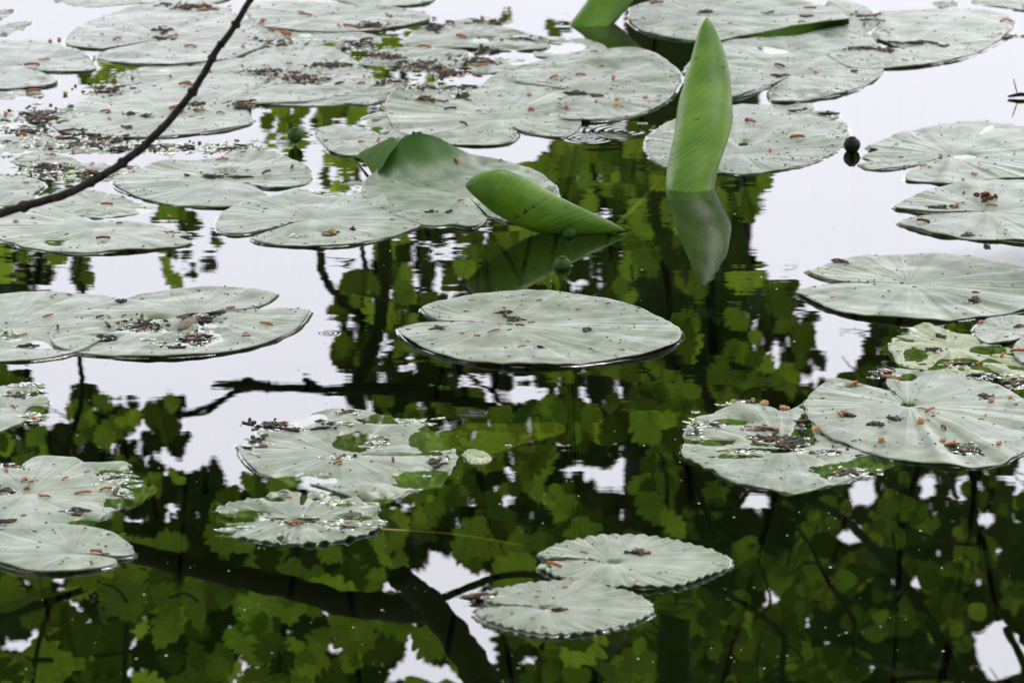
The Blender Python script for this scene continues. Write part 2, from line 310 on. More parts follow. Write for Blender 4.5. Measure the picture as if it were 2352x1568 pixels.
# ------------------------------------------------------------------ lily pads
def cr_closed(pts, closed, step):
    P = np.array(pts, float); n = len(P); out = []; seg = n if closed else n-1
    for i in range(seg):
        if closed: a, b, c, d_ = P[(i-1) % n], P[i], P[(i+1) % n], P[(i+2) % n]
        else: a, b, c, d_ = P[max(i-1, 0)], P[i], P[i+1], P[min(i+2, n-1)]
        k = max(2, int(np.hypot(*(c-b)[:2])/step))
        for j in range(k):
            t = j/k; out.append(.5*(2*b+(c-a)*t+(2*a-5*b+4*c-d_)*t*t+(3*b-a-3*c+d_)*t**3))
    if not closed: out.append(P[-1])
    return np.array(out)
PADS = []
def tile(i, j, pts): return [(784*i+p[0]/3, 522.67*j+p[1]/3)+tuple(p[2:]) for p in pts]
def pad(label, P, outl, z0=.003, slit=True, jag=.0012, ruff=.0012, nruf=9, scal=0, dips=(), ragged=0, und=.0016, mat=None, seed=None, cup=0.0, scales=4, grp='floating lily pads', hole=(), short=None, dimple=.0015, nscal=46, hpow=2.2):
    seed = seed if seed is not None else len(PADS)*13+5
    P0 = np.array([*map(float, pt(P[0], P[1], z0))])
    O = []
    for p in outl:
        h = p[2] if len(p) > 2 else 0
        x, y = pt(p[0], p[1], z0+h); O.append((float(x), float(y), h))
    if slit: O = [O[0]]+O+[O[-1]]
    O = cr_closed(O, not slit, .0045)
    if not slit: O = np.vstack([O, O[:1]])
    n = len(O); s = np.concatenate([[0], np.cumsum(np.hypot(*np.diff(O[:, :2], axis=0).T))])
    ang = np.arctan2(O[:, 1]-P0[1], O[:, 0]-P0[0]); ang = np.unwrap(ang)
    rad = np.hypot(O[:, 0]-P0[0], O[:, 1]-P0[1])
    u = s/s[-1]
    # jagged margin (periodic for whole-round pads)
    jn = fbm(s*60, s*0+seed, 4, seed)*jag*(1+6*(np.maximum(noise2(s*22, s*0+3.3, seed)-.62, 0)))
    if scal: jn = jn + scal*(np.abs(np.sin(u*math.pi*nscal))-.5)
    if not slit: e = np.minimum(1, np.minimum(u, 1-u)*40); jn = jn*e
    else:                       # keep the slit closed near the stalk
        jn = jn*np.minimum(1, rad/.03)
    dirs = np.stack([O[:, 0]-P0[0], O[:, 1]-P0[1]], 1)/np.maximum(rad, 1e-4)[:, None]
    O[:, :2] += dirs*jn[:, None]
    rs = np.concatenate([[0.0], np.linspace(.03, .80, 26)**1.0, np.linspace(.82, .985, 12), [1.0]])
    Rr = rs[:, None]
    XX = P0[0]+(O[None, :, 0]-P0[0])*Rr; YY = P0[1]+(O[None, :, 1]-P0[1])*Rr
    mr_ = np.maximum(rad.max(), .05)
    rabs = Rr*rad[None, :]/mr_
    H = O[None, :, 2]*Rr**hpow
    wob = sum(np.sin(ang*k+seed*k)*a for k, a in ((nruf, .5), (nruf*1.7, .35), (nruf*2.9, .2)))
    ruff = ruff*1.5; und = und*1.9; Z = z0 + H + ruff*wob[None, :]*rabs**1.5*(1-.5*Rr**8)
    Z = Z + und*fbm(XX*14+seed, YY*14, 3, seed)*np.minimum(1, rabs*3)
    Z = Z + ruff*.12*np.sin(ang*31+3*np.sin(ang*5))[None, :]*rabs
    Z = Z - dimple*np.exp(-(rabs/.10)**2) + cup*rabs**2
    if scal: Z = Z + .0016*np.cos(u*math.pi*2*nscal)[None, :]*np.clip((Rr-.55)/.45, 0, 1)**1.5
    px_, py_ = topix(XX, YY, Z)
    nn = fbm(XX*120, YY*120, 3, seed+3)
    for (dx, dy, rx, ry, dep) in dips:
        g_ = np.exp(-(((px_-dx)/rx)**2+((py_-dy)/ry)**2)**1.3*(1))
        Z = Z - g_*dep*(1+.9*nn)
    if ragged:
        big = fbm(XX*22+7, YY*22, 3, seed+9)
        Z = Z - ragged*np.clip((Rr-.25)*1.3, 0, 1)*np.clip(big*1.6+.12+nn*.5, 0, 1.2)*.009
    Z[-1] -= .0007
    V = [np.stack([XX, YY, Z], -1).reshape(-1, 3)]
    # thin underside lip so the blade has an edge
    ex = P0[0]+(O[:, 0]-P0[0])*.985; ey = P0[1]+(O[:, 1]-P0[1])*.985
    V.append(np.stack([ex, ey, Z[-1]-.0018], -1)); V = np.vstack(V)
    nr = len(rs)+1; F = []
    for j in range(nr-1):
        a = j*n
        for i in range(n-1): F.append((a+i, a+n+i, a+n+i+1, a+i+1))
    flip = (ang[-1]-ang[0]) > 0
    if not flip: F = [q[::-1] for q in F]
    uvv = np.stack([np.tile(ang/(2*math.pi), nr), np.repeat(np.append(rs, 1.0), n)], -1)
    c0 = np.array([P0[0], P0[1], 0.0]); V = V-c0
    o = mesh_obj('lily_pad', V, F, mat or M_PAD, None, True, uvv); o.location = c0
    tag(o, label, 'lily pad', grp)
    # water drawn up along the margin
    ez = np.maximum(Z[-1], -.0006); prof = [(0.0, 1.0), (.0007, .62), (.0016, .34), (.0030, .12), (.0055, 0.0)]
    mv = []; ok = Z[-1] > 0.0003
    nd = np.stack([np.gradient(O[:, 1]), -np.gradient(O[:, 0])], 1); ln = np.maximum(np.hypot(nd[:, 0], nd[:, 1]), 1e-7)[:, None]; nd = nd/ln
    if (nd*dirs).sum() < 0: nd = -nd
    for (dd, q) in prof:
        zz = np.where(ok & (O[:, 2] < .006), np.minimum(ez, .0028)*q*.7*np.clip(-.15+1.5*noise2(s*30, s*0+.7, seed+2), .05, 1.0)+.00005, -.0008)
        if q == 0: zz = zz*0-.0002
        mv.append(np.stack([O[:, 0]+nd[:, 0]*dd, O[:, 1]+nd[:, 1]*dd, zz], -1))
    mv = np.vstack(mv)-c0; mf = []
    for j in range(len(prof)-1):
        for i in range(n-1):
            if ok[i] and ok[i+1] and O[i, 2] < .006: mf.append((j*n+i, (j+1)*n+i, (j+1)*n+i+1, j*n+i+1) if flip else (j*n+i, j*n+i+1, (j+1)*n+i+1, (j+1)*n+i))
    if mf: mesh_obj('wet_rim', mv, mf, M_RIM, o, True)
    # stalk going down to the mud
    st = MB(); a = rng.uniform(0, 6.28); q = Vector((0, 0, z0-.004-dimple))
    for (ddx, ddy, rx, ry, dep) in dips:
        if math.hypot((P[0]-ddx)/rx, (P[1]-ddy)/ry) < 2: q.z -= dep
    b_ = Vector((math.cos(a)*.10, math.sin(a)*.10+.05, -.45))
    st.tube([q, q.lerp(b_, .3)+Vector((0, .01, 0)), q.lerp(b_, .7), b_], [.0035, .004, .0031, .005], 6)
    st.build('stalk', M_STALKD, o)
    PADS.append(dict(o=o, X=XX, Y=YY, Z=Z, rs=rs, n=n, label=label, short=short or label, scales=scales, P=P0, rad=mr_))
    return o
T = tile
# --- far, top left
pad('wide pale pad behind the upper half of the dark twig', T(0,0,[(1110,262)])[0], T(0,0,[(700,335),(560,325),(460,305),(470,240),(560,170),(700,110),(900,50),(1050,25),(1300,10),(1500,30),(1680,120),(1820,240),(1830,310),(1640,385),(1450,420),(1150,445),(900,435),(740,415),(665,390),(740,345)]), .0031, scales=9, und=.002)
pad('notched pad cut off by the left edge near the top', T(0,0,[(100,445)])[0], T(0,0,[(280,486),(450,490),(600,485),(665,465),(640,420),(580,360),(450,320),(300,285),(150,268),(0,275),(-200,310),(-330,400),(-300,520),(-150,590),(0,612),(200,600),(330,590),(395,565),(380,535),(285,494)]), .003, scales=4, dips=[(100,184,16,5,.004)])
pad('long grey pad crossed by the middle of the dark twig', T(0,0,[(1200,800)])[0], T(0,0,[(1400,706),(1520,690),(1650,670),(1770,620),(1770,585),(1650,550),(1450,540),(1200,560),(1000,580),(800,610),(640,660),(480,720),(370,790),(345,850),(420,900),(600,920),(850,940),(1150,935),(1400,910),(1600,880),(1740,840),(1720,790),(1700,740),(1600,712),(1420,712)]), .0031, scales=13)
pad('partly hidden pad between two big pads behind the twig', T(0,0,[(1400,500)])[0], T(0,0,[(970,460),(1300,425),(1450,405),(1680,400),(1850,500),(1780,590),(1600,600),(1200,600),(1000,590),(960,520)]), .0015, slit=False, scales=3)
pad('debris strewn pad to the right of the twig, near the top', T(0,0,[(2080,520)])[0], T(0,0,[(1660,420),(1720,370),(1900,325),(2100,300),(2300,330),(2450,420),(2580,540),(2560,590),(2352,650),(2100,700),(1850,715),(1640,715),(1600,680),(1720,600),(1760,560),(1800,520),(1680,470)]), .003, slit=False, scales=7, dips=[(600,180,22,12,.006),(720,188,40,6,.004)], ruff=.002)
pad('flat pad at the top edge right of the twig tip', T(0,0,[(2300,100)])[0], T(0,0,[(1690,60),(1750,20),(2100,5),(2400,30),(2770,55),(2960,110),(2900,150),(2700,190),(2450,215),(2200,215),(1950,200),(1780,170)]), .003, slit=False, scales=8)
pad('sliver of pad at the top edge, left of the blue-white gap', T(0,0,[(2640,-10)])[0], T(0,0,[(2250,-60),(2950,-70),(2975,5),(2750,38),(2450,25)]), .0031, slit=False, scales=3)
pad('hidden pad peeping over the top edge above the twig pad', T(0,0,[(700,-20)])[0], T(0,0,[(300,-60),(1500,-70),(1500,20),(1000,20),(620,45),(420,10)]), .0015, slit=False, scales=6)
pad('torn pad among debris at the top, left of the standing rolled leaf at the edge', T(1,0,[(900,260)])[0], T(1,0,[(420,280),(560,190),(800,140),(960,150),(1150,190),(1400,250),(1425,290),(1380,335),(1100,345),(840,330),(600,330),(430,300)]), .003, slit=False, ragged=.5, scales=5, dips=[(1110,88,26,6,.006)])
pad('small battered pad in the thick of the debris, top centre', T(1,0,[(500,385)])[0], T(1,0,[(120,440),(250,350),(480,310),(830,320),(860,400),(800,460),(500,480),(300,450)]), .003, slit=False, ragged=.5, scales=4)
pad('half sunken pad beside the big round pad at top centre', T(1,0,[(1050,440)])[0], T(1,0,[(880,420),(1000,400),(1200,400),(1300,420),(1250,470),(1100,500),(900,500)]), .0015, slit=False, ragged=.5, scales=3)
pad('pale leaf tongue running to a point, above the curled pad', T(1,0,[(180,660)])[0], T(1,0,[(-60,655),(60,625),(210,600),(385,585),(310,675),(170,715),(0,695)]), .0031, slit=False, scales=1, ruff=.003)
pad('narrow pad wedged behind the pointed corner of the large rippled pad', T(1,0,[(520,645)])[0], T(1,0,[(385,580),(520,590),(700,635),(760,680),(560,720),(400,690)]), .002, slit=False, scales=2)
pad('dark green pad edge behind the big round pad at top centre', T(1,0,[(1600,310)])[0], T(1,0,[(1380,275),(1600,262),(1750,285),(1830,330),(1750,400),(1500,400),(1330,380)]), .0012, slit=False, scales=1, dips=[(1290,112,55,11,.006)])
pad('large rippled pad with a deep notch, right of centre at top', T(1,0,[(1090,815)])[0], T(1,0,[(1170,872),(1300,912),(1480,937),(1560,925),(1650,850),(1640,780),(1600,650),(1500,590),(1350,550),(1200,530),(1050,530),(950,590),(850,650),(600,690),(450,700),(388,588,.012),(340,640,.006),(300,700),(310,790),(370,880),(480,940),(650,980),(850,995),(1050,995),(1170,970),(1215,920),(1185,884)]), .0035, ruff=.0028, nruf=8, scales=7, dips=[(1235,262,24,3.5,.005),(1030,315,20,3,.004)])
pad('big round pad overlapping the rippled pad at top centre', T(1,0,[(1700,640)])[0], T(1,0,[(1490,700),(1490,760),(1520,828),(1650,830),(1900,810),(2100,760),(2250,680),(2320,580),(2340,520),(2280,440),(2150,370),(2000,335),(1850,335),(1650,350),(1450,390),(1320,425),(1150,460),(1050,525),(1200,540),(1400,565),(1540,610),(1560,650)]), .0044, slit=False, ruff=.003, nruf=6, scales=13, und=.003)
# --- top right
pad('rimmed pad at the top with its right margin turned up', T(2,0,[(130,105)])[0], [(1446,48),(1445,40),(1455,22),(1500,8),(1560,-3),(1620,-15),(1750,-18),(1850,2),(1900,14,.006),(1940,30,.014),(1951,42,.018),(1920,46,.018),(1868,52,.014),(1768,72,.006),(1668,90),(1610,93),(1550,88),(1480,72)], .0031, slit=False, scales=9, ruff=.002)
pad('pad lying just past the turned up margin at the top', T(2,0,[(1180,100)])[0], T(2,0,[(1000,10),(1220,30),(1320,90),(1345,160),(1240,230),(1100,215),(1000,150)]), .0015, slit=False, scales=4)
pad('pad sliver behind the rimmed pad at the top edge', T(1,0,[(2200,40)])[0], T(1,0,[(1990,60),(2120,10),(2400,-40),(2700,-60),(2600,40),(2352,85),(2060,90)]), .0015, slit=False, scales=2)
pad('pad with a folded notch directly right of the tall rolled leaf', T(2,0,[(745,512)])[0], T(2,0,[(600,592),(450,640),(340,668),(150,660),(20,560),(60,420),(280,290),(500,255),(800,215),(1050,185),(1230,225),(1320,270),(1385,400),(1385,470),(1340,540),(1200,610),(1020,660),(850,690),(700,705),(630,700),(595,660),(600,615)]), .003, ruff=.003, nruf=5, scales=10, und=.0025)
pad('pale pad with a row of black crumbs, top right', T(2,0,[(1500,325)])[0], T(2,0,[(1340,262),(1310,215),(1350,180),(1340,90),(1500,65),(1800,60),(2100,70),(2270,120),(2270,180),(2200,260),(2050,350),(1850,410),(1600,450),(1350,465),(1130,455),(1020,400),(960,355),(1050,352),(1250,368)]), .0038, scales=6, ruff=.0018, jag=.003, dips=[(2080,104,30,2.5,.004)])
pad('pad corner in the top right corner', T(2,0,[(2250,20)])[0], T(2,0,[(1990,10),(2100,-30),(2400,-30),(2500,50),(2352,70),(2200,45),(2050,30)]), .002, slit=False, scales=2, ragged=.3)
pad('drifting scrap of pad between the top right pads', T(2,0,[(1800,28)])[0], T(2,0,[(1725,20),(1800,5),(1890,15),(1880,38),(1780,48)]), .002, slit=False, scales=0, ragged=.3)
pad('ragged pad behind the foot of the tall rolled leaf', (1700,350), [(1484,330),(1500,300),(1560,270),(1680,243),(1740,238),(1850,238),(1870,250),(1855,256),(1915,258),(1925,266),(1900,272),(1940,278),(1948,297),(1945,320),(1920,345),(1870,370),(1800,387),(1720,397),(1660,397),(1560,390),(1500,365)], .003, slit=False, jag=.004, ruff=.003, nruf=11, scales=8, dips=[(1705,328,16,5,.006),(1880,262,22,4,.004)])
# --- right side
pad('frayed pad with a white wet patch, right edge', T(2,0,[(1850,1068)])[0], T(2,0,[(1780,1085),(1600,1130),(1400,1160),(1270,1158),(1230,1125),(1290,1100),(1240,1072),(1340,1035),(1275,1012),(1400,950),(1560,900),(1750,855),(1900,840),(2100,828),(2250,850),(2352,870),(2500,900),(2600,1000),(2550,1150),(2400,1215),(2250,1222),(2100,1232),(1850,1265),(1700,1250),(1560,1240),(1535,1215),(1560,1180),(1650,1125),(1800,1092)]), .003, jag=.0025, ruff=.003, nruf=12, scales=7, dips=[(2218,356,26,6,.007)])
pad('forked pad carrying a dark brown seed husk, right edge', T(2,0,[(2100,1445)])[0], T(2,0,[(1950,1452),(1700,1460),(1550,1440),(1455,1425),(1500,1390),(1650,1330),(1850,1270),(2100,1245),(2352,1240),(2700,1250),(2900,1380),(2850,1550),(2500,1660),(2250,1655),(2050,1650),(1900,1630),(1750,1610),(1600,1570),(1490,1535),(1550,1510),(1750,1480),(1950,1460)]), .0031, ruff=.003, nruf=7, scales=5, cup=.003)
pad('broad smooth pad with a long notch facing left, right edge', T(2,1,[(1560,378)])[0], T(2,1,[(1150,376),(1000,350),(860,300),(900,280),(1100,220),(1300,190),(1550,180),(1800,185),(2100,215),(2352,265),(2600,350),(2700,450),(2600,530),(2352,575),(2100,610),(1850,635),(1550,635),(1250,610),(1050,570),(900,510),(800,450),(780,430),(850,410),(930,395),(1100,381)]), .0031, ruff=.0022, nruf=7, scales=5, cup=.0015, und=.0022)
pad('yellowing torn pad at the right edge', T(2,1,[(1850,820)])[0], T(2,1,[(1430,810),(1450,750),(1550,690),(1680,650),(1780,680),(1870,720),(2000,740),(2070,790),(2200,800),(2352,880),(2420,1000),(2300,1050),(2150,1040),(1900,1000),(1700,970),(1520,950),(1440,870)]), .002, slit=False, ragged=.35, jag=.003, scales=5, mat=M_PADY, ruff=.0025, nruf=13, dips=[(2100,812,26,14,.005),(2270,800,36,9,.008),(2215,830,40,6,.006),(2265,865,36,11,.007)])
pad('small grey pad above the yellowing pad', T(2,1,[(2220,700)])[0], T(2,1,[(2010,700),(2060,640),(2200,610),(2352,610),(2500,650),(2450,750),(2352,760),(2200,790),(2080,790),(2020,740)]), .0031, slit=False, scales=2, jag=.003)
pad('edge of a pad right of the yellowing pad', T(2,1,[(2400,850)])[0], T(2,1,[(2275,840),(2352,750),(2500,740),(2550,950),(2352,930)]), .006, slit=False, scales=2)
pad('ragged pad ringed with tan florets, lower right', T(2,1,[(700,1500)])[0], T(2,1,[(0,1420),(60,1340),(200,1270),(330,1220),(480,1200),(600,1230),(700,1260),(850,1190),(880,1270),(920,1350),(1050,1430),(1150,1500),(1400,1530),(1490,1580),(1350,1660),(1200,1720),(1000,1775),(740,1828),(640,1800),(480,1785),(350,1740),(200,1660),(60,1590),(0,1540)]), .0025, slit=False, jag=.004, ragged=.25, ruff=.002, scales=5, dips=[(1640,1010,50,9,.007),(1680,965,50,7,.005),(1790,1010,70,14,.007),(1845,985,18,30,.009),(1740,1030,90,7,.006),(1930,1075,60,16,.009),(2000,1060,50,16,.009),(1690,1045,60,5,.005)])
pad('largest pad of the lower right, veined and scattered with rusty scales', T(2,1,[(1560,1215)])[0], T(2,1,[(1425,1112),(1200,1060),(1050,1030),(990,1050),(880,1140),(850,1180),(850,1270),(900,1350),(1000,1430),(1150,1500),(1300,1550),(1500,1590),(1700,1615),(1850,1632),(2050,1638),(2200,1608),(2352,1540),(2480,1400),(2450,1250),(2352,1170),(2150,1060),(1900,990),(1600,970),(1460,970),(1410,1010),(1405,1060),(1440,1105)]), .0038, ruff=.003, nruf=12, scales=16, jag=.0022, dips=[(2080,862,22,9,.008),(1945,884,26,4,.006),(2088,925,18,6,.007),(2215,1030,36,10,.006)])
# --- middle left
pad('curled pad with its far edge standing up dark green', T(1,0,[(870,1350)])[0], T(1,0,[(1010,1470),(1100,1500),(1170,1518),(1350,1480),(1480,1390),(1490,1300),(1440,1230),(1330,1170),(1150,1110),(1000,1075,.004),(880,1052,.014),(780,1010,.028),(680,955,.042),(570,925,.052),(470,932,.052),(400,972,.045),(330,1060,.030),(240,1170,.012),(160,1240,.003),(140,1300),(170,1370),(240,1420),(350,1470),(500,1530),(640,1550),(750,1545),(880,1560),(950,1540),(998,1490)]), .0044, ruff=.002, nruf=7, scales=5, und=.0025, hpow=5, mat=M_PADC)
pad('pad with a wet hollow tucked under the curled pad', (715,500), [(640,520),(560,535),(510,532),(498,515),(510,488),(560,462),(640,445),(700,430),(830,412),(870,420),(900,470),(968,510),(930,530),(850,552),(760,563),(660,562),(600,555),(580,545),(612,532)], .0035, ruff=.002, nruf=6, scales=2, dips=[(775,432,62,13,.009),(757,532,20,9,.006)])
pad('split pad below the twig with its notch at the right', T(0,0,[(1560,1235)])[0], T(0,0,[(1730,1262),(1850,1290),(2000,1280),(2130,1250),(2140,1200),(2080,1120),(1900,1050),(1700,1030),(1400,1090),(1100,1110),(900,1180),(780,1250),(850,1310),(1050,1380),(1300,1415),(1550,1425),(1700,1405),(1810,1370),(1820,1330),(1740,1275)]), .0031, ruff=.002, nruf=6, scales=8, dips=[(500,405,26,5,.006),(520,392,18,4,.005)])
pad('pad under the lower end of the twig, touching the left edge', (220,520), [(437,537),(400,525),(330,512),(270,500),(230,470),(130,460),(30,470),(-60,500),(-60,540),(0,550),(60,565),(130,577),(200,580),(280,575),(380,568),(430,560),(441,554),(412,544)], .003, slit=False, scales=7, jag=.002, dips=[(240,495,45,10,.006),(130,555,26,8,.005)])
for q, (lb, pp, zz) in enumerate([
    ('small pad in the froth left of the twig', [(70,1110),(250,1040),(400,1060),(540,1110),(500,1150),(250,1150)], .0015),
    ('little round pad just above the twig near its lower end', [(520,1160),(620,1120),(740,1130),(790,1180),(740,1220),(600,1230)], .002),
    ('pad at the left edge above the end of the twig', [(-100,1200),(60,1200),(250,1230),(300,1270),(240,1330),(230,1380),(100,1400),(-100,1410)], .003),
    ('brownish flooded pad at the left edge above the froth', [(-60,1010),(150,960),(350,950),(600,975),(660,1010),(300,1045),(0,1080)], .001),
    ('tiny pad piece beside the green gap near the twig top', [(830,500),(900,480),(980,500),(990,560),(860,590),(800,540)], .001),
    ('low flooded pad beneath the lower twig', [(450,1300),(800,1340),(950,1400),(1100,1400),(1000,1460),(700,1500),(500,1480),(300,1420),(350,1340)], .001),
    ('small pad with crumbs along the left edge, upper left', [(-60,800),(60,780),(120,820),(100,870),(-60,900)], .001),
    ('thin pad scrap near the top left corner', [(-60,200),(60,165),(200,150),(210,165),(120,225),(-60,250)], .001),
    ('uppermost pad scrap in the top left corner', [(-60,90),(50,65),(95,68),(20,125),(-60,140)], .001),
    ('flooded pad fragment behind the twig foot', [(780,1240),(560,1250),(380,1180),(600,1120),(900,1130),(1000,1170)], .0005),
    ('dull pad fragment in the debris below the notched left pad', [(-60,640),(120,620),(280,640),(300,665),(100,680),(-60,670)], .001)]):
    c = (sum(p[0] for p in pp)/len(pp), sum(p[1] for p in pp)/len(pp))
    pad(lb, T(0,0,[c])[0], T(0,0,pp), zz, slit=False, ragged=.35, jag=.003, scales=2)
pad('pad behind the knobbly twig tip, overlapped on both sides', (585,75), [(500,60),(540,35),(600,25),(660,40),(665,75),(640,105),(590,120),(540,110),(505,90)], .002, slit=False, scales=6, jag=.003, ragged=.2)
pad('half drowned pad between the top pads and the debris rows', (700,80), [(600,95),(650,70),(760,68),(860,80),(870,98),(800,105),(760,98),(700,112),(640,112)], .001, slit=False, scales=3, jag=.004, ragged=.45)
pad('half drowned pad under the long grey pad at the left', (60,330), [(-40,310),(60,300),(130,312),(230,325),(300,338),(240,352),(120,350),(20,355),(-40,345)], .0008, slit=False, scales=4, jag=.004, ragged=.5)
pad('soaked pad piece filling the gap above the green pod', (690,235), [(600,238),(660,225),(760,222),(830,210),(860,225),(800,238),(700,244)], .0012, slit=False, scales=1, jag=.003, ragged=.3)
pad('pad beside the green seed pod on its stalk', T(1,0,[(60,960)])[0], T(1,0,[(-180,900),(-60,870),(150,880),(300,930),(385,945),(330,970),(200,1020),(150,1060),(-20,1060),(-120,1000)]), .003, slit=False, scales=3, jag=.0025)
pad('low pad under the front of the large rippled pad', T(1,0,[(420,860)])[0], T(1,0,[(130,840),(200,790),(330,775),(420,880),(560,950),(380,950),(250,900)]), .001, slit=False, ragged=.5, scales=1)
pad('pale rear pad of the overlapping pair at middle left', T(0,1,[(60,680)])[0], T(0,1,[(800,480),(650,455),(400,440),(200,442),(0,455),(-300,520),(-400,700),(-200,880),(0,915),(200,912),(350,895),(480,870),(600,830),(800,700),(900,560)]), .0025, slit=False, scales=8, und=.0022, dips=[(25,775,22,6,.004)])
pad('front pad of the overlapping pair, flooded along its middle', T(0,1,[(1350,590)])[0], T(0,1,[(1540,573),(1700,553),(1830,510),(1900,460),(1890,435),(1750,410),(1500,395),(1250,405),(1000,440),(900,470),(800,500),(600,560),(450,600),(370,660),(350,760),(400,820),(550,855),(750,875),(1000,885),(1300,875),(1550,850),(1750,810),(1950,740),(2050,680),(2125,590),(2110,555),(1950,552),(1750,572),(1560,590)]), .0038, scales=14, und=.0022, jag=.0018, dips=[(315,752,70,9,.009),(350,728,40,7,.008),(460,768,50,18,.010),(410,785,35,10,.009),(480,735,34,10,.008),(235,775,34,6,.007)])
pad('frayed pad at the left edge, below the overlapping pair', T(0,1,[(20,1230)])[0], T(0,1,[(-50,1100),(80,1060),(180,1060),(260,1100),(280,1160),(340,1215),(230,1290),(180,1330),(80,1370),(-50,1395),(-250,1300),(-200,1150)]), .002, slit=False, ragged=.35, jag=.004, scales=2, dips=[(60,900,26,9,.008),(85,945,26,12,.007)])
# --- lower left and centre
pad('torn pad with a ragged flooded hole, left of centre', (775,1040), [(560,1050),(553,1015),(600,975),(680,960),(740,940),(800,935),(850,940),(920,952),(985,972),(1035,1010),(1050,1045),(1035,1080),(1000,1105),(940,1130),(880,1147),(830,1142),(760,1122),(690,1100),(600,1085)], .0028, slit=False, jag=.004, ragged=.12, scales=9, ruff=.002, dips=[(815,1008,48,22,.010),(1000,1005,55,24,.010),(900,960,70,9,.009),(970,1095,75,20,.010),(860,1140,60,9,.009),(690,1098,70,9,.008),(640,970,60,12,.010),(575,1000,24,22,.009),(905,1040,70,4,.006),(720,955,30,12,.006)])
pad('small shredded pad below the torn pad', (690,1190), [(495,1170),(530,1150),(600,1132),(680,1125),(760,1132),(830,1145),(876,1162),(855,1176),(882,1192),(870,1212),(820,1230),(740,1243),(660,1244),(580,1237),(530,1226),(492,1222),(520,1200)], .003, slit=False, jag=.004, scal=.002, nscal=40, ragged=.12, ruff=.004, nruf=14, scales=4, dips=[(545,1180,60,14,.010),(510,1215,30,12,.009),(640,1140,22,8,.009),(740,1140,22,7,.008),(560,1135,40,8,.008),(810,1185,60,5,.007),(650,1232,14,8,.008),(700,1193,32,5,.007),(850,1170,20,5,.008)])
pad('ragged pad with green sunken rim at the left edge', T(0,2,[(200,250)])[0], T(0,2,[(0,85),(150,85),(200,20),(300,0),(520,8),(620,45),(860,45),(900,80),(1045,150),(1065,215),(1000,275),(850,320),(780,380),(720,420),(600,455),(400,500),(200,520),(0,510),(-300,400),(-300,200)]), .003, slit=False, jag=.004, ragged=.08, scales=13, dips=[(330,1100,40,40,.011),(250,1080,30,9,.008),(285,1090,36,16,.007),(285,1150,50,14,.008),(220,1195,60,9,.009),(0,1060,50,9,.006),(5,1125,30,9,.006)])
pad('smooth notched pad at the lower left edge', T(0,2,[(510,665)])[0], T(0,2,[(700,678),(800,690),(900,680),(922,660),(870,590),(750,530),(600,500),(400,485),(200,500),(0,520),(-200,600),(-200,700),(0,735),(150,775),(300,790),(500,785),(700,760),(790,735),(800,712),(700,692)]), .0044, scales=2, jag=.001, cup=.002)
pad('central heart shaped pad, alone in the dark water', T(1,1,[(1130,660)])[0], T(1,1,[(900,642),(700,628),(600,590),(555,550),(620,520),(800,480),(1000,450),(1200,432),(1400,435),(1600,455),(1800,490),(2000,540),(2150,590),(2280,660),(2340,720),(2330,770),(2250,820),(2050,880),(1800,915),(1550,940),(1250,945),(1000,930),(800,900),(600,840),(460,770),(395,690),(430,670),(600,645),(800,640),(900,648)]), .004, scales=0, ruff=.002, nruf=6, jag=.0012, cup=.002, und=.002)
pad('upper of two scalloped pads, lower centre', T(1,2,[(1860,730)])[0], T(1,2,[(1700,716),(1450,705),(1370,680),(1370,660),(1500,600),(1700,560),(1900,540),(2150,545),(2352,590),(2560,640),(2665,700),(2660,760),(2550,810),(2352,880),(2150,900),(1900,895),(1700,875),(1500,830),(1400,780),(1350,760),(1450,738),(1700,725)]), .004, scal=.0012, scales=3, ruff=.0012, dips=[(1410,1288,14,4,.007)])
pad('lower of two scalloped pads, nearest the bottom edge', T(1,2,[(1400,1045)])[0], T(1,2,[(1250,1036),(1060,1015),(960,975),(1000,930),(1200,890),(1400,865),(1600,865),(1850,900),(2050,960),(2140,1030),(2130,1080),(2000,1140),(1800,1190),(1550,1220),(1350,1215),(1150,1180),(1000,1130),(925,1085),(960,1058),(1100,1046),(1250,1042)]), .004, scal=.002, scales=0, ruff=.001, dips=[(1253,1393,14,4,.007)])
# yellow scrap at the tip of the sunken leaf
pad('yellow scrap of leaf floating right of the torn pad', (1098,1048), [(1064,1040),(1085,1032),(1110,1036),(1132,1050),(1118,1062),(1080,1062)], .0015, slit=False, scales=0, mat=M_PADY, jag=.004, grp='leaf scraps')

# turned lobe of the curled pad + turned-up margin underside
def strip(name, A, B, mat, parent=None, bulge=(0, 0, 0), nu=10, k=8):
    A = smooth_line(A, k); B = smooth_line(B, k); n = min(len(A), len(B)); v = []; uv = []
    for i in range(n):
        for j in range(nu+1):
            t = j/nu; p = A[i].lerp(B[i], t)+Vector(bulge)*math.sin(math.pi*t); v.append(p); uv.append((t, i/n))
    f = [(i*(nu+1)+j, (i+1)*(nu+1)+j, (i+1)*(nu+1)+j+1, i*(nu+1)+j+1) for i in range(n-1) for j in range(nu)]
    if parent: v = [p-parent.location for p in v]
    return mesh_obj(name, v, f, mat, parent, True, uv)
def h3(px, py, h): x, y = pt(px, py, h); return Vector((float(x), float(y), h))
curl = next(p['o'] for p in PADS if p['label'].startswith('curled pad'))
strip('folded_lobe', [h3(*q) for q in [(917,329,.050),(895,355,.040),(875,388,.02),(858,408,.004)]], [h3(*q) for q in [(885,325,.030),(852,338,.022),(828,350,.010),(817,362,.002)]], M_PADG, curl, (0, .008, .006))
rimp = next(p['o'] for p in PADS if p['label'].startswith('rimmed pad'))
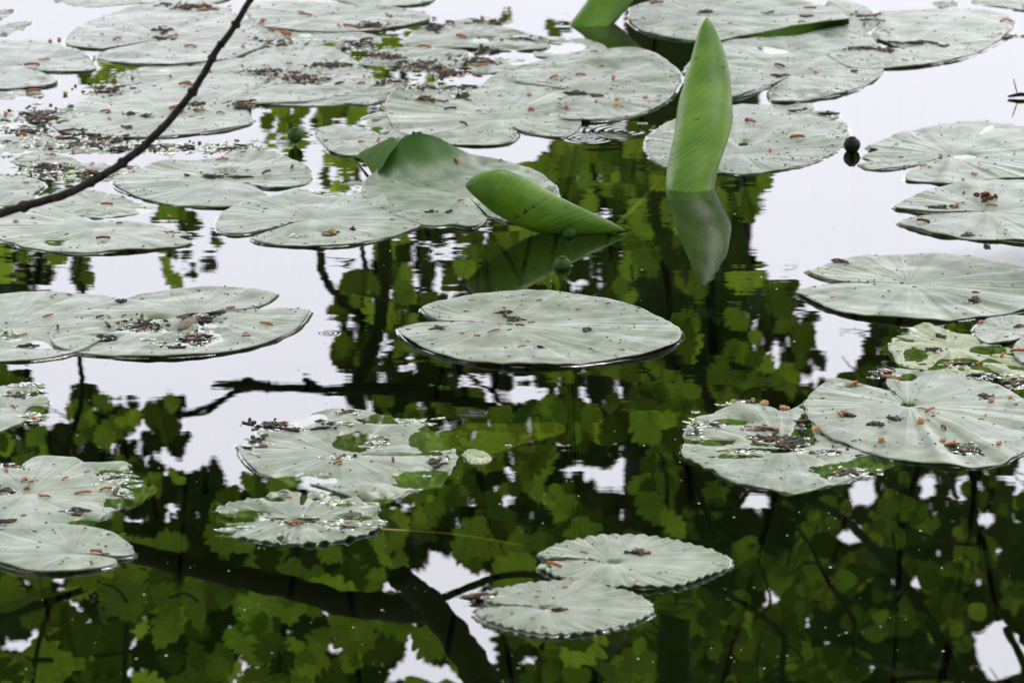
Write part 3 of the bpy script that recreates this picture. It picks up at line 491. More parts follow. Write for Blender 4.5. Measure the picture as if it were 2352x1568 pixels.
strip('turned_margin', [h3(*q) for q in [(1700,86,.003),(1768,73,.0085),(1868,53,.0175),(1920,46,.0225),(1950,43,.0225)]], [h3(*q) for q in [(1700,88,.0008),(1790,88,.001),(1880,72,.001),(1935,60,.002),(1950,56,.004)]], M_PADG, rimp, (0, -.003, -.001))
# dark green stripe of the raised edge of the curled pad: its upper surface is the pad itself

# ------------------------------------------------------------------ rolled leaves
def rolled(label, L_, R_, yds, wrap=115, bulge=.9, n=18, noise_s=1, open_end=False, vein=True):
    k = 10; m = len(L_)
    Ls = [at_y(p[0], p[1], yd) for p, yd in zip(L_, yds)]; Rs = [at_y(p[0], p[1], yd) for p, yd in zip(R_, yds)]
    Ls = smooth_line(Ls, k); Rs = smooth_line(Rs, k); V = []; UV = []; N_ = len(Ls)
    view = Vector((0, 0, CAM_H))
    for i in range(N_):
        c = (Ls[i]+Rs[i])/2; hx = (Rs[i]-Ls[i])/2; wd = hx.length; to = (view-c).normalized()
        to = (to-hx.normalized()*to.dot(hx.normalized())).normalized() if wd > 1e-6 else to
        for j in range(n+1):
            ph = R(-wrap+2*wrap*j/n)
            rip = 1+.025*math.sin(ph*5+i*.25)
            V.append(c+hx*math.sin(ph)*rip+to*wd*bulge*(math.cos(ph)-.2)*rip); UV.append((j/n, i/N_))
    F = [(i*(n+1)+j, i*(n+1)+j+1, (i+1)*(n+1)+j+1, (i+1)*(n+1)+j) for i in range(N_-1) for j in range(n)]
    base = V[-1].copy(); base.z = 0
    root = bpy.data.objects.new('rolled_leaf', None); COL.objects.link(root); root.location = base; root.empty_display_size = .05
    tag(root, label, 'rolled leaf', 'young rolled leaves')
    b = mesh_obj('blade', [p-base for p in V], F, M_ROLL2, root, True, UV)
    so = b.modifiers.new('thick', 'SOLIDIFY'); so.thickness = .0008
    return root, Ls, Rs, base
def roll_material():
    m, t, N, L = new_mat('rolled_leaf_green'); b = N('ShaderNodeBsdfPrincipled'); o = N('ShaderNodeOutputMaterial')
    uv = N('ShaderNodeUVMap'); sp = N('ShaderNodeSeparateXYZ'); L(uv.outputs[0], sp.inputs[0])
    # side veins sweep up from the midrib at u=.22
    a = N('ShaderNodeMath'); a.operation = 'SUBTRACT'; a.inputs[1].default_value = .22; L(sp.outputs['X'], a.inputs[0])
    ab = N('ShaderNodeMath'); ab.operation = 'ABSOLUTE'; L(a.outputs[0], ab.inputs[0])
    pw = N('ShaderNodeMath'); pw.operation = 'POWER'; pw.inputs[1].default_value = 1.5; L(ab.outputs[0], pw.inputs[0])
    ml = N('ShaderNodeMath'); ml.operation = 'MULTIPLY_ADD'; ml.inputs[1].default_value = .47; L(pw.outputs[0], ml.inputs[0]); L(sp.outputs['Y'], ml.inputs[2])
    cb = N('ShaderNodeCombineXYZ'); L(ml.outputs[0], cb.inputs[0]); 
    n = N('ShaderNodeTexNoise'); n.inputs['Scale'].default_value = 75; n.inputs['Detail'].default_value = 1.5; L(cb.outputs[0], n.inputs['Vector'])
    tc = N('ShaderNodeTexCoord'); n2 = N('ShaderNodeTexNoise'); n2.inputs['Scale'].default_value = 18; n2.inputs['Detail'].default_value = 4; L(tc.outputs['Object'], n2.inputs['Vector'])
    r = N('ShaderNodeValToRGB'); L(n2.outputs['Fac'], r.inputs[0]); r.color_ramp.elements[0].position = .35; r.color_ramp.elements[1].position = .7
    r.color_ramp.elements[0].color = (.050, .125, .005, 1); r.color_ramp.elements[1].color = (.115, .215, .010, 1)
    r2 = N('ShaderNodeMapRange'); r2.inputs['From Min'].default_value = .35; r2.inputs['From Max'].default_value = .65; r2.inputs['To Min'].default_value = .86; r2.inputs['To Max'].default_value = 1.25; L(n.outputs['Fac'], r2.inputs['Value'])
    v = N('ShaderNodeVectorMath'); v.operation = 'SCALE'; L(r.outputs[0], v.inputs[0]); L(r2.outputs[0], v.inputs['Scale'])
    n5 = N('ShaderNodeTexNoise'); n5.inputs['Scale'].default_value = 90; n5.inputs['Detail'].default_value = 2; L(tc.outputs['Object'], n5.inputs['Vector'])
    r5 = N('ShaderNodeMapRange'); r5.inputs['From Min'].default_value = .68; r5.inputs['From Max'].default_value = .72; L(n5.outputs['Fac'], r5.inputs['Value'])
    mxc = N('ShaderNodeMix'); mxc.data_type = 'RGBA'; L(r5.outputs[0], mxc.inputs[0]); L(v.outputs[0], mxc.inputs[6]); mxc.inputs[7].default_value = (.02, .03, .01, 1)
    L(mxc.outputs[2], b.inputs['Base Color']); b.inputs['Roughness'].default_value = .36; b.inputs['Specular IOR Level'].default_value = .32
    bp = N('ShaderNodeBump'); bp.inputs['Distance'].default_value = .0007; L(n.outputs['Fac'], bp.inputs['Height']); L(bp.outputs[0], b.inputs['Normal'])
    tr = N('ShaderNodeBsdfTranslucent'); h = N('ShaderNodeHueSaturation'); h.inputs['Value'].default_value = 1.7; L(v.outputs[0], h.inputs['Color']); L(h.outputs[0], tr.inputs[0])
    mx = N('ShaderNodeMixShader'); mx.inputs[0].default_value = .3; L(b.outputs[0], mx.inputs[1]); L(tr.outputs[0], mx.inputs[2]); L(mx.outputs[0], o.inputs[0])
    return m
M_ROLL2 = roll_material()
tipu = pair(1625, 42, 652); yb = float(pt(1585, 428)[1])
ymix = lambda t: tipu.y*(1-t)+yb*t
tt = [0, .06, .16, .32, .5, .68, .84, 1.0, 1.12]
root, Ls, Rs, base = rolled('tall upright rolled leaf standing out of the water',
    [(1623,42),(1611,62),(1596,105),(1577,175),(1560,240),(1549,305),(1538,365),(1531,415),(1531,462)],
    [(1625,42),(1640,62),(1658,105),(1674,165),(1681,225),(1679,285),(1664,345),(1644,405),(1632,462)],
    [ymix(t) for t in tt], wrap=118, bulge=.72)
st = MB(); st.tube([Vector((0.0, 0, -.02)), Vector((.01, .02, -.2)), Vector((.03, .05, -.45))], [.008, .007, .007], 8); st.build('stalk', M_STALKD, root)
yl = float(pt(1250, 536)[1])
root, Ls, Rs, base = rolled('low rolled leaf slanting down to the water, beside the curled pad',
    [(1069,424),(1080,411),(1104,399),(1150,391),(1200,409),(1270,445),(1350,485),(1400,508),(1436,528)],
    [(1069,428),(1078,441),(1098,460),(1135,490),(1180,516),(1240,536),(1320,542),(1385,538),(1436,530)],
    [yl-.01]*5+[yl-.005, yl, yl, yl], wrap=150, bulge=.8)
st = MB(); q = h3(1430, 528, .0)-base
st.tube([q+Vector((-.01, 0, .002)), q+Vector((.03, -.006, -.010)), q+Vector((.06, .01, -.06)), q+Vector((.10, .06, -.4))], [.005, .005, .005, .005], 8); st.build('stalk', M_STALKD, root)
y3 = float(pt(1350, 58)[1])
root, Ls, Rs, base = rolled('rolled leaf leaving the picture through the top edge',
    [(1500,-190),(1440,-110),(1395,-60),(1362,-15),(1338,20),(1305,60),(1290,90)],
    [(1502,-188),(1510,-130),(1490,-60),(1464,-12),(1438,22),(1402,66),(1390,100)],
    [y3+.16, y3+.12, y3+.09, y3+.05, y3+.03, y3, y3-.01], wrap=120, bulge=.55)
st = MB(); st.tube([Vector((-.02, 0, -.02)), Vector((-.02, .02, -.2)), Vector((.03, .05, -.45))], [.008, .007, .007], 8); st.build('stalk', M_STALKD, root)

# ------------------------------------------------------------------ seed pods
def pod(label, c, r, mat, stem=True):
    m = MB(); prof = [(0, -1), (.45, -.92), (.8, -.6), (.98, -.15), (1, .2), (.88, .58), (.6, .84), (.42, .93), (.36, .99), (.2, 1.03), (0, 1.0)]; n = 20
    for (rr_, z) in prof:
        for k in range(n):
            th = 2*math.pi*k/n; q = 1+.02*math.sin(3*th); m.v.append(Vector((rr_*r*q*math.cos(th), rr_*r*q*math.sin(th), z*r*.95))); m.uv.append((k/n, z))
    for j in range(len(prof)-1):
        for k in range(n): m.f.append((j*n+k, j*n+(k+1) % n, (j+1)*n+(k+1) % n, (j+1)*n+k))
    o = m.build('seed_pod', mat); o.location = c; tag(o, label, 'seed pod', 'round seed pods')
    s = MB(); s.tube([Vector((0, 0, -r*.8)), Vector((.002, 0, -.03-c[2])), Vector((.01, .03, -.2)), Vector((.02, .06, -.46))], [r*.3, r*.28, r*.28, r*.28], 8); s.build('stalk', M_STALK if mat is M_POD else M_PODD, o)
    cp = MB(); cp.tube([Vector((0, 0, r*.90)), Vector((0, 0, r*.98)), Vector((0, 0, r*1.02))], [r*.38, r*.46, r*.42], 14); cp.build('cap', mat, o)
pod('green seed pod raised on a stalk between pads, upper left', pair(678, 312, 357), .0115, M_POD)
pod('almost black seed pod on open water at upper right', pair(1957, 334, 362), .0125, M_PODD)
x, y = pt(1307, 540); pod('green seed pod under the low rolled leaf', Vector((float(x), float(y)+.0, .003)), .0108, M_POD)
x, y = pt(1292, 614); pod('green seed pod floating just behind the central pad', Vector((float(x), float(y), .003)), .0112, M_POD)

# ------------------------------------------------------------------ dark twig hanging in front, upper left
tw = [(-160,520),(-60,503),(0,489),(60,471),(140,450),(215,415),(265,388),(320,345),(365,303),(405,258),(440,213),(470,168),(495,120),(520,90),(545,48),(575,0),(600,-60),(615,-130)]
DT = 4.1; pts = [at_y(p[0], p[1], DT-.12*i/len(tw)) for i, p in enumerate(tw)]
rads = [10.5-4.5*i/(len(tw)-1) for i in range(len(tw))]
sl = smooth_line(pts, 12); rl = np.interp(np.linspace(0, 1, len(sl)), np.linspace(0, 1, len(tw)), rads)
px1 = pxm(DT); nodes = {34: 1.35, 35: 1.5, 36: 1.25, 58: 1.2, 59: 1.4, 75: 1.4, 76: 1.5, 98: 1.2, 120: 1.45, 121: 1.6, 122: 1.3, 140: 1.45, 141: 1.3, 150: 1.4, 166: 1.7, 167: 1.6, 180: 1.3}
rad = [r*px1*nodes.get(i, 1)*(1+.10*float(fbm(np.array(i*.13), np.array(.5), 2, 4))) for i, r in enumerate(rl)]
sl = [p+Vector((0, 0, .003*float(fbm(np.array(i*.09), np.array(2.5), 3, 9)))) for i, p in enumerate(sl)]
m = MB(); m.tube(sl, rad, 14, .05, 3); to = m.build('twig', M_TWIG); tag(to, 'dark knobbly twig arching across the upper left corner', 'twig')
for i in (59, 121, 141, 167):
    b = MB(); d = Vector((.004, -.002, .006)) if i % 2 else Vector((-.005, -.002, .003))
    b.blob(sl[i]+d*.9, .0022, .0022, .0042, i, .1); b.build('bud', M_TWIG, to)

# blurred blade of bank grass close to the lens at the right
m = MB(); A = at_y(2420, 610, .6); B = at_y(2270, 640, .6); C = at_y(2110, 648, .6)
V = []; 
for i in range(9):
    t = i/8; p = A.lerp(B, t*2) if t < .5 else B.lerp(C, t*2-1); wdt = .0011*(1-t)**.8+.0001
    V += [p+Vector((0, 0, wdt)), p+Vector((0, -.002, 0)), p-Vector((0, 0, wdt))]
A2 = at_y(2700, 560, .6); V = [A2+Vector((0, 0, .0011)), A2+Vector((0, -.002, 0)), A2-Vector((0, 0, .0011))]+V
F = [(3*i+k, 3*i+k+1, 3*i+k+4, 3*i+k+3) for i in range(9) for k in range(2)]
gb = mesh_obj('grass_blade', V, F, M_PADG); tag(gb, 'blurred green grass blade reaching in over the broad pad at the right edge', 'grass blade')
so = gb.modifiers.new('thick', 'SOLIDIFY'); so.thickness = .0005

# ------------------------------------------------------------------ sunken leaves and stems
def sunk(label, pts, z, mat=M_SUB, seed=1):
    O = cr_closed([(*map(float, pt(p[0], p[1], z)), 0) for p in pts], True, .006); n = len(O); c = O.mean(0)
    V = []; UV = []
    for r_ in (0, .25, .5, .75, .92, 1):
        for k in range(n):
            x = c[0]+(O[k, 0]-c[0])*r_; y = c[1]+(O[k, 1]-c[1])*r_
            V.append((x-c[0], y-c[1], .004*float(fbm(np.array(x*20), np.array(y*20), 2, seed))-r_*.004)); UV.append((k/n, r_))
    F = [(j*n+k, (j+1)*n+k, (j+1)*n+(k+1) % n, j*n+(k+1) % n) for j in range(5) for k in range(n)]
    o = mesh_obj('sunken_leaf', V, F, mat, None, True, UV); o.location = (c[0], c[1], z); tag(o, label, 'sunken leaf', 'leaves under water'); return o
M_SUBY = pad_material('sunken_yellow', (.16, .13, .02), (.10, .11, .02), rough=.9, spec=.05)
M_SUBG = pad_material('sunken_green', (.03, .045, .012), (.04, .06, .015), rough=.9, spec=.05)
sunk('yellow green leaf sunk under water right of the torn pad', T(1,1,[(600,1420),(760,1350),(900,1315),(1200,1330),(1460,1318),(1540,1385),(1300,1450),(1150,1500),(1000,1540),(760,1500)]), -.012, M_SUBY)
sunk('dim green leaf deep in the dark water near the picture centre', T(1,1,[(1150,1300),(1250,1200),(1450,1150),(1540,1200),(1550,1320),(1480,1400),(1250,1400)]), -.03, M_SUBG, 3)
sunk('dim green leaf under the tall rolled leaf reflection', T(1,1,[(1900,30),(2100,20),(2200,60),(2180,130),(2000,150),(1850,100)]), -.02, M_SUBG, 4)
for lb, a, b, z1, z2, r_, mt in [('sunken stalk running from the low rolled leaf to the tall one', (1415,520), (1535,400), -.01, -.06, .004, M_STALK),
        ('sunken stalk slanting under the low rolled leaf reflection', (1110,520), (1200,650), -.02, -.08, .004, M_STALKD),
        ('thin orange straw afloat below the torn pads', (872,1215), (1200,1252), .0002, -.006, .0011, M_STRAW),
]:
    A = h3(*a, z1); B = h3(*b, z2); m = MB(); mid = A.lerp(B, .5)+Vector((.004, .01, 0)); ps = smooth_line([A, mid, B], 8)
    m.tube([p-A for p in ps], [r_]*len(ps), 7); o = m.build('sunken_stalk', mt); o.location = A; tag(o, lb, 'plant stalk')

# ------------------------------------------------------------------ litter on the pads
def host_z(x, y):
    best = None
    for p in PADS:
        if abs(x-p['P'][0]) > p['rad']+.02 or abs(y-p['P'][1]) > p['rad']+.02: continue
        dd = (p['X']-x)**2+(p['Y']-y)**2; i = dd.argmin()
        if dd.flat[i] < .006**2:
            z = p['Z'].flat[i]
            if best is None or z > best[0]: best = (float(z), p)
    return best
SM = []
for k in range(7):
    m = MB(); L_ = 1.0; n = 7; 
    for i in range(n):
        t = i/(n-1); wdt = .22*math.sin(math.pi*(.12+.8*t))**.8*(.8+.4*random.random()); bend = .25*math.sin(t*3+k)*random.uniform(.3, 1)
        for j in range(6):
            th = 2*math.pi*j/6; m.v.append(Vector((t-.5, bend*.4+math.cos(th)*wdt, max(0, .16+math.sin(th)*.15+.12*math.sin(t*3.1))))); m.uv.append((t, j/6))
    for i in range(n-1):
        for j in range(6): m.f.append((i*6+j, i*6+(j+1) % 6, (i+1)*6+(j+1) % 6, (i+1)*6+j))
    m.f.append(tuple(range(6))[::-1]); m.f.append(tuple((n-1)*6+j for j in range(6)))
    me = bpy.data.meshes.new('bud_scale'); me.from_pydata([tuple(v) for v in m.v], [], m.f); me.polygons.foreach_set('use_smooth', [True]*len(me.polygons)); SM.append(me)
SMM = []
for me in SM:
    for mt in (M_SCALE, M_SCALE, M_SCALED):
        q = me.copy(); q.materials.append(mt); SMM.append(q)
cnt = {}
def scale_at(x, y, size=None, rot=None, dark=None, pd=None):
    h = host_z(x, y)
    z = h[0] if h else 0.0
    if z < .0004: z = .0002; 
    p = h[1] if h else None
    i = random.randrange(7)*3+(2 if (random.random() < .25 if dark is None else dark) else 0)
    o = bpy.data.objects.new('bud_scale', SMM[i]); COL.objects.link(o)
    s = size or random.choice((.005, .007, .009, .012, .015, .018))*(1+.25*max(0, y-5.2)); o.scale = (s, s*random.uniform(.5, .6), s*random.uniform(.4, .7))
    o.location = (x, y, z); o.rotation_euler = (0, random.uniform(-.1, .1), random.uniform(0, 6.28) if rot is None else rot)
    kind = 'dark brown' if i % 3 == 2 else 'rust orange'
    if h: lb = f"{kind} bud scale lying on the {p['short']}"; gr = f"bud scales on the {p['short']}"
    else: lb = f'{kind} bud scale floating on open water between pads'; gr = 'bud scales on open water'
    w_ = lb.split(); lb = ' '.join(w_[:16])
    tag(o, lb, 'bud scale', gr+(' (dark)' if i % 3 == 2 else ''))
def px_xy(px, py): x, y = pt(px, py, .003); return float(x), float(y)
# traced ones: central pad and its neighbours (tile px)
for (i, j, lst) in [(1,1,[(895,517,1,14),(1145,495,1,8),(1175,483,1,8),(1365,517,0,16),(1630,570,0,14),(1240,538,0,9),(1500,548,0,9),(1120,590,0,14),(1310,660,0,18),(1230,680,1,22),(1160,665,1,16),(1060,712,0,24),(1020,728,0,12),(935,755,1,16),(830,740,0,14),(690,698,1,14),(655,692,1,10),(1245,827,0,20),(1360,820,0,10),(1390,838,1,10),(1565,885,0,8),(1690,712,1,16),(1720,725,1,10),(1870,712,0,6),(1910,712,0,6),(1990,712,0,8),(1930,603,1,8),(1950,578,0,10),(1935,860,1,14),(1565,567,0,6),(1740,852,0,6),(2020,672,0,10),(635,562,0,4),(1330,848,0,6)]),
        (1,2,[(1225,965,0,12),(1355,950,0,18),(1540,925,0,16),(1520,688,0,10),(2190,825,1,10),(2030,882,0,12),(1530,842,0,16),(1580,852,0,10),(1540,1070,1,18),(1500,1075,1,14),(2050,688,1,26),(1318,1132,0,6)])]:
    for (zx, zy, dk, ln) in lst:
        x, y = px_xy(*T(i, j, [(zx, zy)])[0]); s = ln*1.35/3*pxm(y)*2.1; s = min(max(s, .0045), .020)
        scale_at(x, y, s, random.uniform(-.5, .5), bool(dk))
for p in PADS:
    for k in range(int(p['scales']*.68+.5)):
        for tr in range(20):
            i = random.randrange(p['n']); j = random.randrange(4, len(p['rs'])-3); x, y = float(p['X'][j, i]), float(p['Y'][j, i])
            a, b = topix(x, y, 0); 
            if -20 < a < 2372 and -15 < b < 1580 and p['Z'][j, i] > .0005: break
        else: continue
        if random.random() < .72: x2, y2 = x, y; scale_at(x2, y2)
        else:
            for q in range(2): scale_at(x+random.uniform(-.006, .006), y+random.uniform(-.008, .008))
# tan florets
FM = []
for k in range(3):
    m = MB(); m.blob((0, 0, 0), 1, 1, .75, k, .25, 10, 7, 0, .35)
    for q in range(4): a = random.uniform(0, 6.3); m.blob((math.cos(a)*.7, math.sin(a)*.7, random.uniform(-.2, .5)), .45, .45, .4, q+k*9, .3, 6, 4)
    me = bpy.data.meshes.new('floret'); me.from_pydata([tuple(v) for v in m.v], [], m.f); me.materials.append(M_FLORET); FM.append(me)
FL = T(2,1,[(350,1210),(485,1190),(565,1220),(690,1245),(720,1235),(920,1400),(2255,1190),(2125,1215),(1640,1355),(1370,1485),(1790,1475),(2180,1500)])+T(0,0,[(345,275),(408,265),(650,390),(450,640),(2000,270),(1670,460),(1165,1480),(110,1530),(1675,335)])+T(1,0,[(565,80),(1900,700),(1895,730),(2095,685),(1755,712),(290,740),(1960,140),(340,120),(920,460),(1295,660),(970,120)])+T(2,0,[(1930,1255),(645,605)])
for (a, b) in FL:
    x, y = px_xy(a, b); h = host_z(x, y); z = (h[0] if h else 0); z = max(z, 0); r_ = random.uniform(.0019, .0034)*(1.15 if b > 800 else 1.05)
    o = bpy.data.objects.new('floret', random.choice(FM)); COL.objects.link(o); o.scale = (r_, r_, r_); o.location = (x, y, z+r_*.6); o.rotation_euler = (0, 0, random.uniform(0, 6))
    lb = ('tan fluffy floret on the '+h[1]['short']) if h else 'tan fluffy floret floating between the pads'
    tag(o, ' '.join(lb.split()[:16]), 'floret', 'florets '+(lb.split('floret ')[1]))
# brown husk on the forked pad, bark chip on the flooded pad
x, y = px_xy(2268, 460); z = host_z(x, y)[0]; m = MB()
for k in range(14): a = random.uniform(0, 6.3); q = random.uniform(0, .012); m.blob((math.cos(a)*q*1.3, math.sin(a)*q*1.6, random.uniform(.001, .008)), .004, .004, .003, k, .5)
o = m.build('seed_husk', M_SCALED, smooth=False); o.location = (x, y, z); tag(o, 'dark brown crumbly seed husk on the forked pad at the right edge', 'seed husk')
x, y = px_xy(432, 745); m = MB()
m.tube([Vector((-.012, -.03, .002)), Vector((-.004, 0, .005)), Vector((.002, .03, .004)), Vector((.006, .055, .002))], [.006, .012, .011, .006], 8, .3, 3); o = m.build('bark_chip', simple('chip', (.07, .055, .045), (.13, .105, .09), .8, 90)); o.scale = (.7, .7, .35); o.location = (x, y, .001); tag(o, 'greyish bark chip lying in the flooded middle of the front pad', 'bark chip')
x, y = px_xy(757, 537); m = MB()
for k in range(9): a = random.uniform(0, 6.3); q = random.uniform(.002, .012); m.blob((math.cos(a)*q, math.sin(a)*q*1.5, .003), .004, .003, .002, k, .5)
o = m.build('petal_scrap', simple('petal', (.25, .17, .02), (.05, .03, .012), .6, 180)); o.location = (x, y, .0015); tag(o, 'yellow and brown petal scrap in the wet dip of the pad under the curled pad', 'petal scrap')
x, y = px_xy(2345, 222); m = MB(); m.tube([Vector((-.02, 0, .003)), Vector((0, .003, .006)), Vector((.03, 0, .004))], [.002, .0035, .002], 6, .3); m.tube([Vector((-.005, 0, .005)), Vector((-.012, .004, .03))], [.001, .0008], 5); m.tube([Vector((.01, 0, .005)), Vector((.016, .0, .026))], [.001, .0008], 5)
o = m.build('twig_scrap', M_PODD); o.location = (x, y, 0); tag(o, 'black branched twig scrap on open water at the upper right edge', 'twig')

# dark crumbs, froth and pollen: uncountable
cb = MB(); fb = MB()
CL = [ # (px, py, rx, ry, crumbs, froth, on water too)
 (95,268,70,26,120,90),(60,300,60,12,60,60),(250,205,60,14,50,40),(190,330,150,16,80,170),(350,335,120,12,60,160),(520,338,80,14,30,120),(110,380,60,10,60,60),(200,400,60,10,20,60),(100,400,60,8,20,70),
 (690,180,70,12,110,90),(760,150,60,8,60,60),(610,165,50,8,40,40),(640,95,60,10,20,70),(560,240,28,12,50,30),(450,240,20,7,30,6),(440,18,70,9,60,30),(375,70,22,8,22,6),(370,88,30,5,16,10),
 (960,150,60,12,110,60),(1030,165,60,10,80,50),(880,130,50,12,60,70),(1080,140,60,12,50,80),(820,100,50,12,50,90),(1000,65,25,10,50,14),(1120,48,40,7,50,60),(1200,90,60,6,20,80),(980,200,60,12,30,110),(1060,200,40,8,20,60),(905,185,40,8,30,60),(860,60,70,8,40,50),(1110,115,18,8,30,10),
 (985,236,35,5,60,8),(1062,222,16,12,45,12),(1325,216,34,5,55,4),(1370,220,12,4,16,2),(450,255,10,5,10,2),
 (290,293,12,3,14,0),(333,267,12,5,18,0),(190,297,14,3,12,0),(480,405,12,6,22,16),(545,407,26,3,22,10),(510,400,40,8,10,40),(430,405,8,3,6,0),(195,400,18,8,26,20),
 (300,262,12,4,14,8),(245,210,16,5,30,10),(230,315,20,6,22,20),(270,318,10,6,22,4),(160,315,30,5,22,10),
 (1180,735,22,5,26,2),(1160,720,5,12,14,2),(1347,762,10,3,12,0),(1010,755,9,2,8,0),(1240,800,6,2,6,0),
 (1985,113,55,4,70,4),(2035,118,26,6,30,10),(2110,100,50,4,50,4),(2165,108,12,4,14,2),(2330,80,40,4,14,20),(1975,35,30,4,22,4),(1765,35,12,5,12,0),(1620,28,14,4,20,0),(1858,48,14,3,12,0),(2000,45,20,4,10,6),
 (1790,174,14,4,20,0),(1835,255,20,4,14,14),(1900,262,20,3,12,10),
 (2160,478,18,4,30,0),(2222,537,14,4,24,0),(2268,560,4,9,10,0),(2190,475,20,2,10,0),
 (1930,603,22,4,14,2),(2240,690,8,10,14,2),(1965,165,16,5,12,12),
 (330,745,60,12,50,70),(245,775,26,4,40,14),(470,730,30,8,45,30),(450,770,40,18,50,110),(400,800,22,4,30,20),(380,790,30,6,6,50),(500,722,14,4,22,0),(280,692,10,4,24,0),(60,790,20,4,8,14),(15,765,16,6,6,20),
 (430,728,10,10,30,0),(620,970,50,9,50,60),(760,975,30,9,20,40),(800,950,24,7,16,24),(590,1010,26,18,22,40),(660,985,40,6,30,30),(870,1010,30,14,8,50),(780,1050,60,8,4,26),(1000,1060,40,30,6,30),(960,960,50,9,4,50),
 (690,1195,60,8,18,40),(790,1205,50,12,6,60),(780,1150,60,10,4,40),(560,1210,50,9,2,26),
 (260,1095,40,16,16,110),(180,1175,20,5,34,10),(20,1065,30,6,14,26),(10,1125,18,8,16,30),(15,1200,26,6,26,14),(270,1130,30,8,4,40),
 (1770,1005,70,8,60,70),(1830,1010,40,9,30,60),(1800,1020,40,8,30,30),(1640,975,40,8,16,36),(1700,1030,60,6,4,40),(1960,1080,50,12,26,90),(1900,1040,60,8,16,50),(1600,990,14,30,8,36),(1840,975,6,20,10,8),(1755,985,30,5,26,6),
 (2215,1028,34,11,60,80),(2050,960,18,4,30,0),(1950,957,20,3,26,0),(2010,978,20,3,26,0),(2260,912,16,6,22,0),(2030,855,22,10,40,30),(1700,925,40,4,12,26),
 (2270,860,40,10,22,50),(2150,800,30,5,26,10),(2200,830,40,6,22,40),(2330,880,30,12,10,30),(2160,770,12,4,16,0),(2340,750,8,4,12,0),
 (1465,1274,20,2,34,0),(1282,1403,14,4,24,3),(1410,1290,12,4,0,14),(1255,1393,12,4,0,14),(1110,1370,30,8,14,20),
 (757,537,18,8,20,26),(690,540,40,3,4,12),(740,440,40,8,2,30),(810,525,4,8,8,0),(958,390,14,5,26,0),(985,490,16,2,18,0),(1030,489,6,2,8,0),
 (40,905,30,10,20,26),(75,955,30,14,12,30),(60,880,26,8,2,26),(1480,300,60,30,3,6),(1190,1015,40,5,4,2),
]
for ci, (cx, cy, rx, ry, nc, nf) in enumerate(CL):
    k = 1.9 if ci < 31 else 1.15; kf = 1.8 if ci < 31 else .6
    for q in range(int(nc*k)):
        a, r_ = random.uniform(0, 6.283), abs(random.gauss(0, .55))
        x, y = px_xy(cx+math.cos(a)*r_*rx, cy+math.sin(a)*r_*ry); h = host_z(x, y); z = max(h[0] if h else 0, 0)
        s = random.choice((.0008, .0012, .0018, .0027)); el = random.choice((1, 1.4, 2.4, 5))
        cb.blob((x, y, z+s*.4), s*el, s, s*.7, q, .45, 6, 4, random.uniform(0, 3.14))
    for q in range(int(nf*kf)):
        a, r_ = random.uniform(0, 6.283), abs(random.gauss(0, .6))
        x, y = px_xy(cx+math.cos(a)*r_*rx, cy+math.sin(a)*r_*ry); h = host_z(x, y)
        if h and h[0] > .0022 and ci < 31 and random.random() < .6: continue
        z = max(h[0] if h else 0, 0); s = random.uniform(.0012, .0050); el = random.uniform(1, 3.2)
        fb.blob((x, y, z-.0003), s*el, s*1.1, min(s*.55, .0014), q+5, .35, 8, 5, random.uniform(-.5, .5))
for p in PADS:                       # specks strewn over every pad
    area = p['rad']**2*30
    for q in range(int(22+area*60)):
        i = random.randrange(p['n']); j = min(len(p['rs'])-2, int(len(p['rs'])*math.sqrt(random.random()))); x, y, z = float(p['X'][j, i]), float(p['Y'][j, i]), float(p['Z'][j, i])
        if z < .0003: continue
        s = random.choice((.0004, .0006, .0009, .0012)); cb.blob((x, y, z+s*.3), s*random.choice((1, 1.5, 3)), s, s*.6, q, .4, 5, 4, random.uniform(0, 3.14))
tag(cb.build('litter_crumbs', M_CRUMB, smooth=False), 'dark crumbs of bud litter strewn over the pads and water', 'litter', kind='stuff')
tag(fb.build('wet_froth', M_FILM), 'clear beads and film of water around the litter and torn margins', 'froth', kind='stuff')
pb = MB()
for q in range(330):
    px_, py_ = random.uniform(-30, 2380), random.uniform(480, 1600); x, y = pt(px_, py_); x = float(x); y = float(y); s = random.choice((.0003, .0004, .0005, .0008))
    pb.blob((x, y, .0003), s*random.choice((1, 1, 2)), s, s*.5, q, .3, 5, 3)
tag(pb.build('pollen_specks', M_POLLEN, smooth=False), 'pale pollen specks floating on the dark water', 'pollen', kind='stuff')

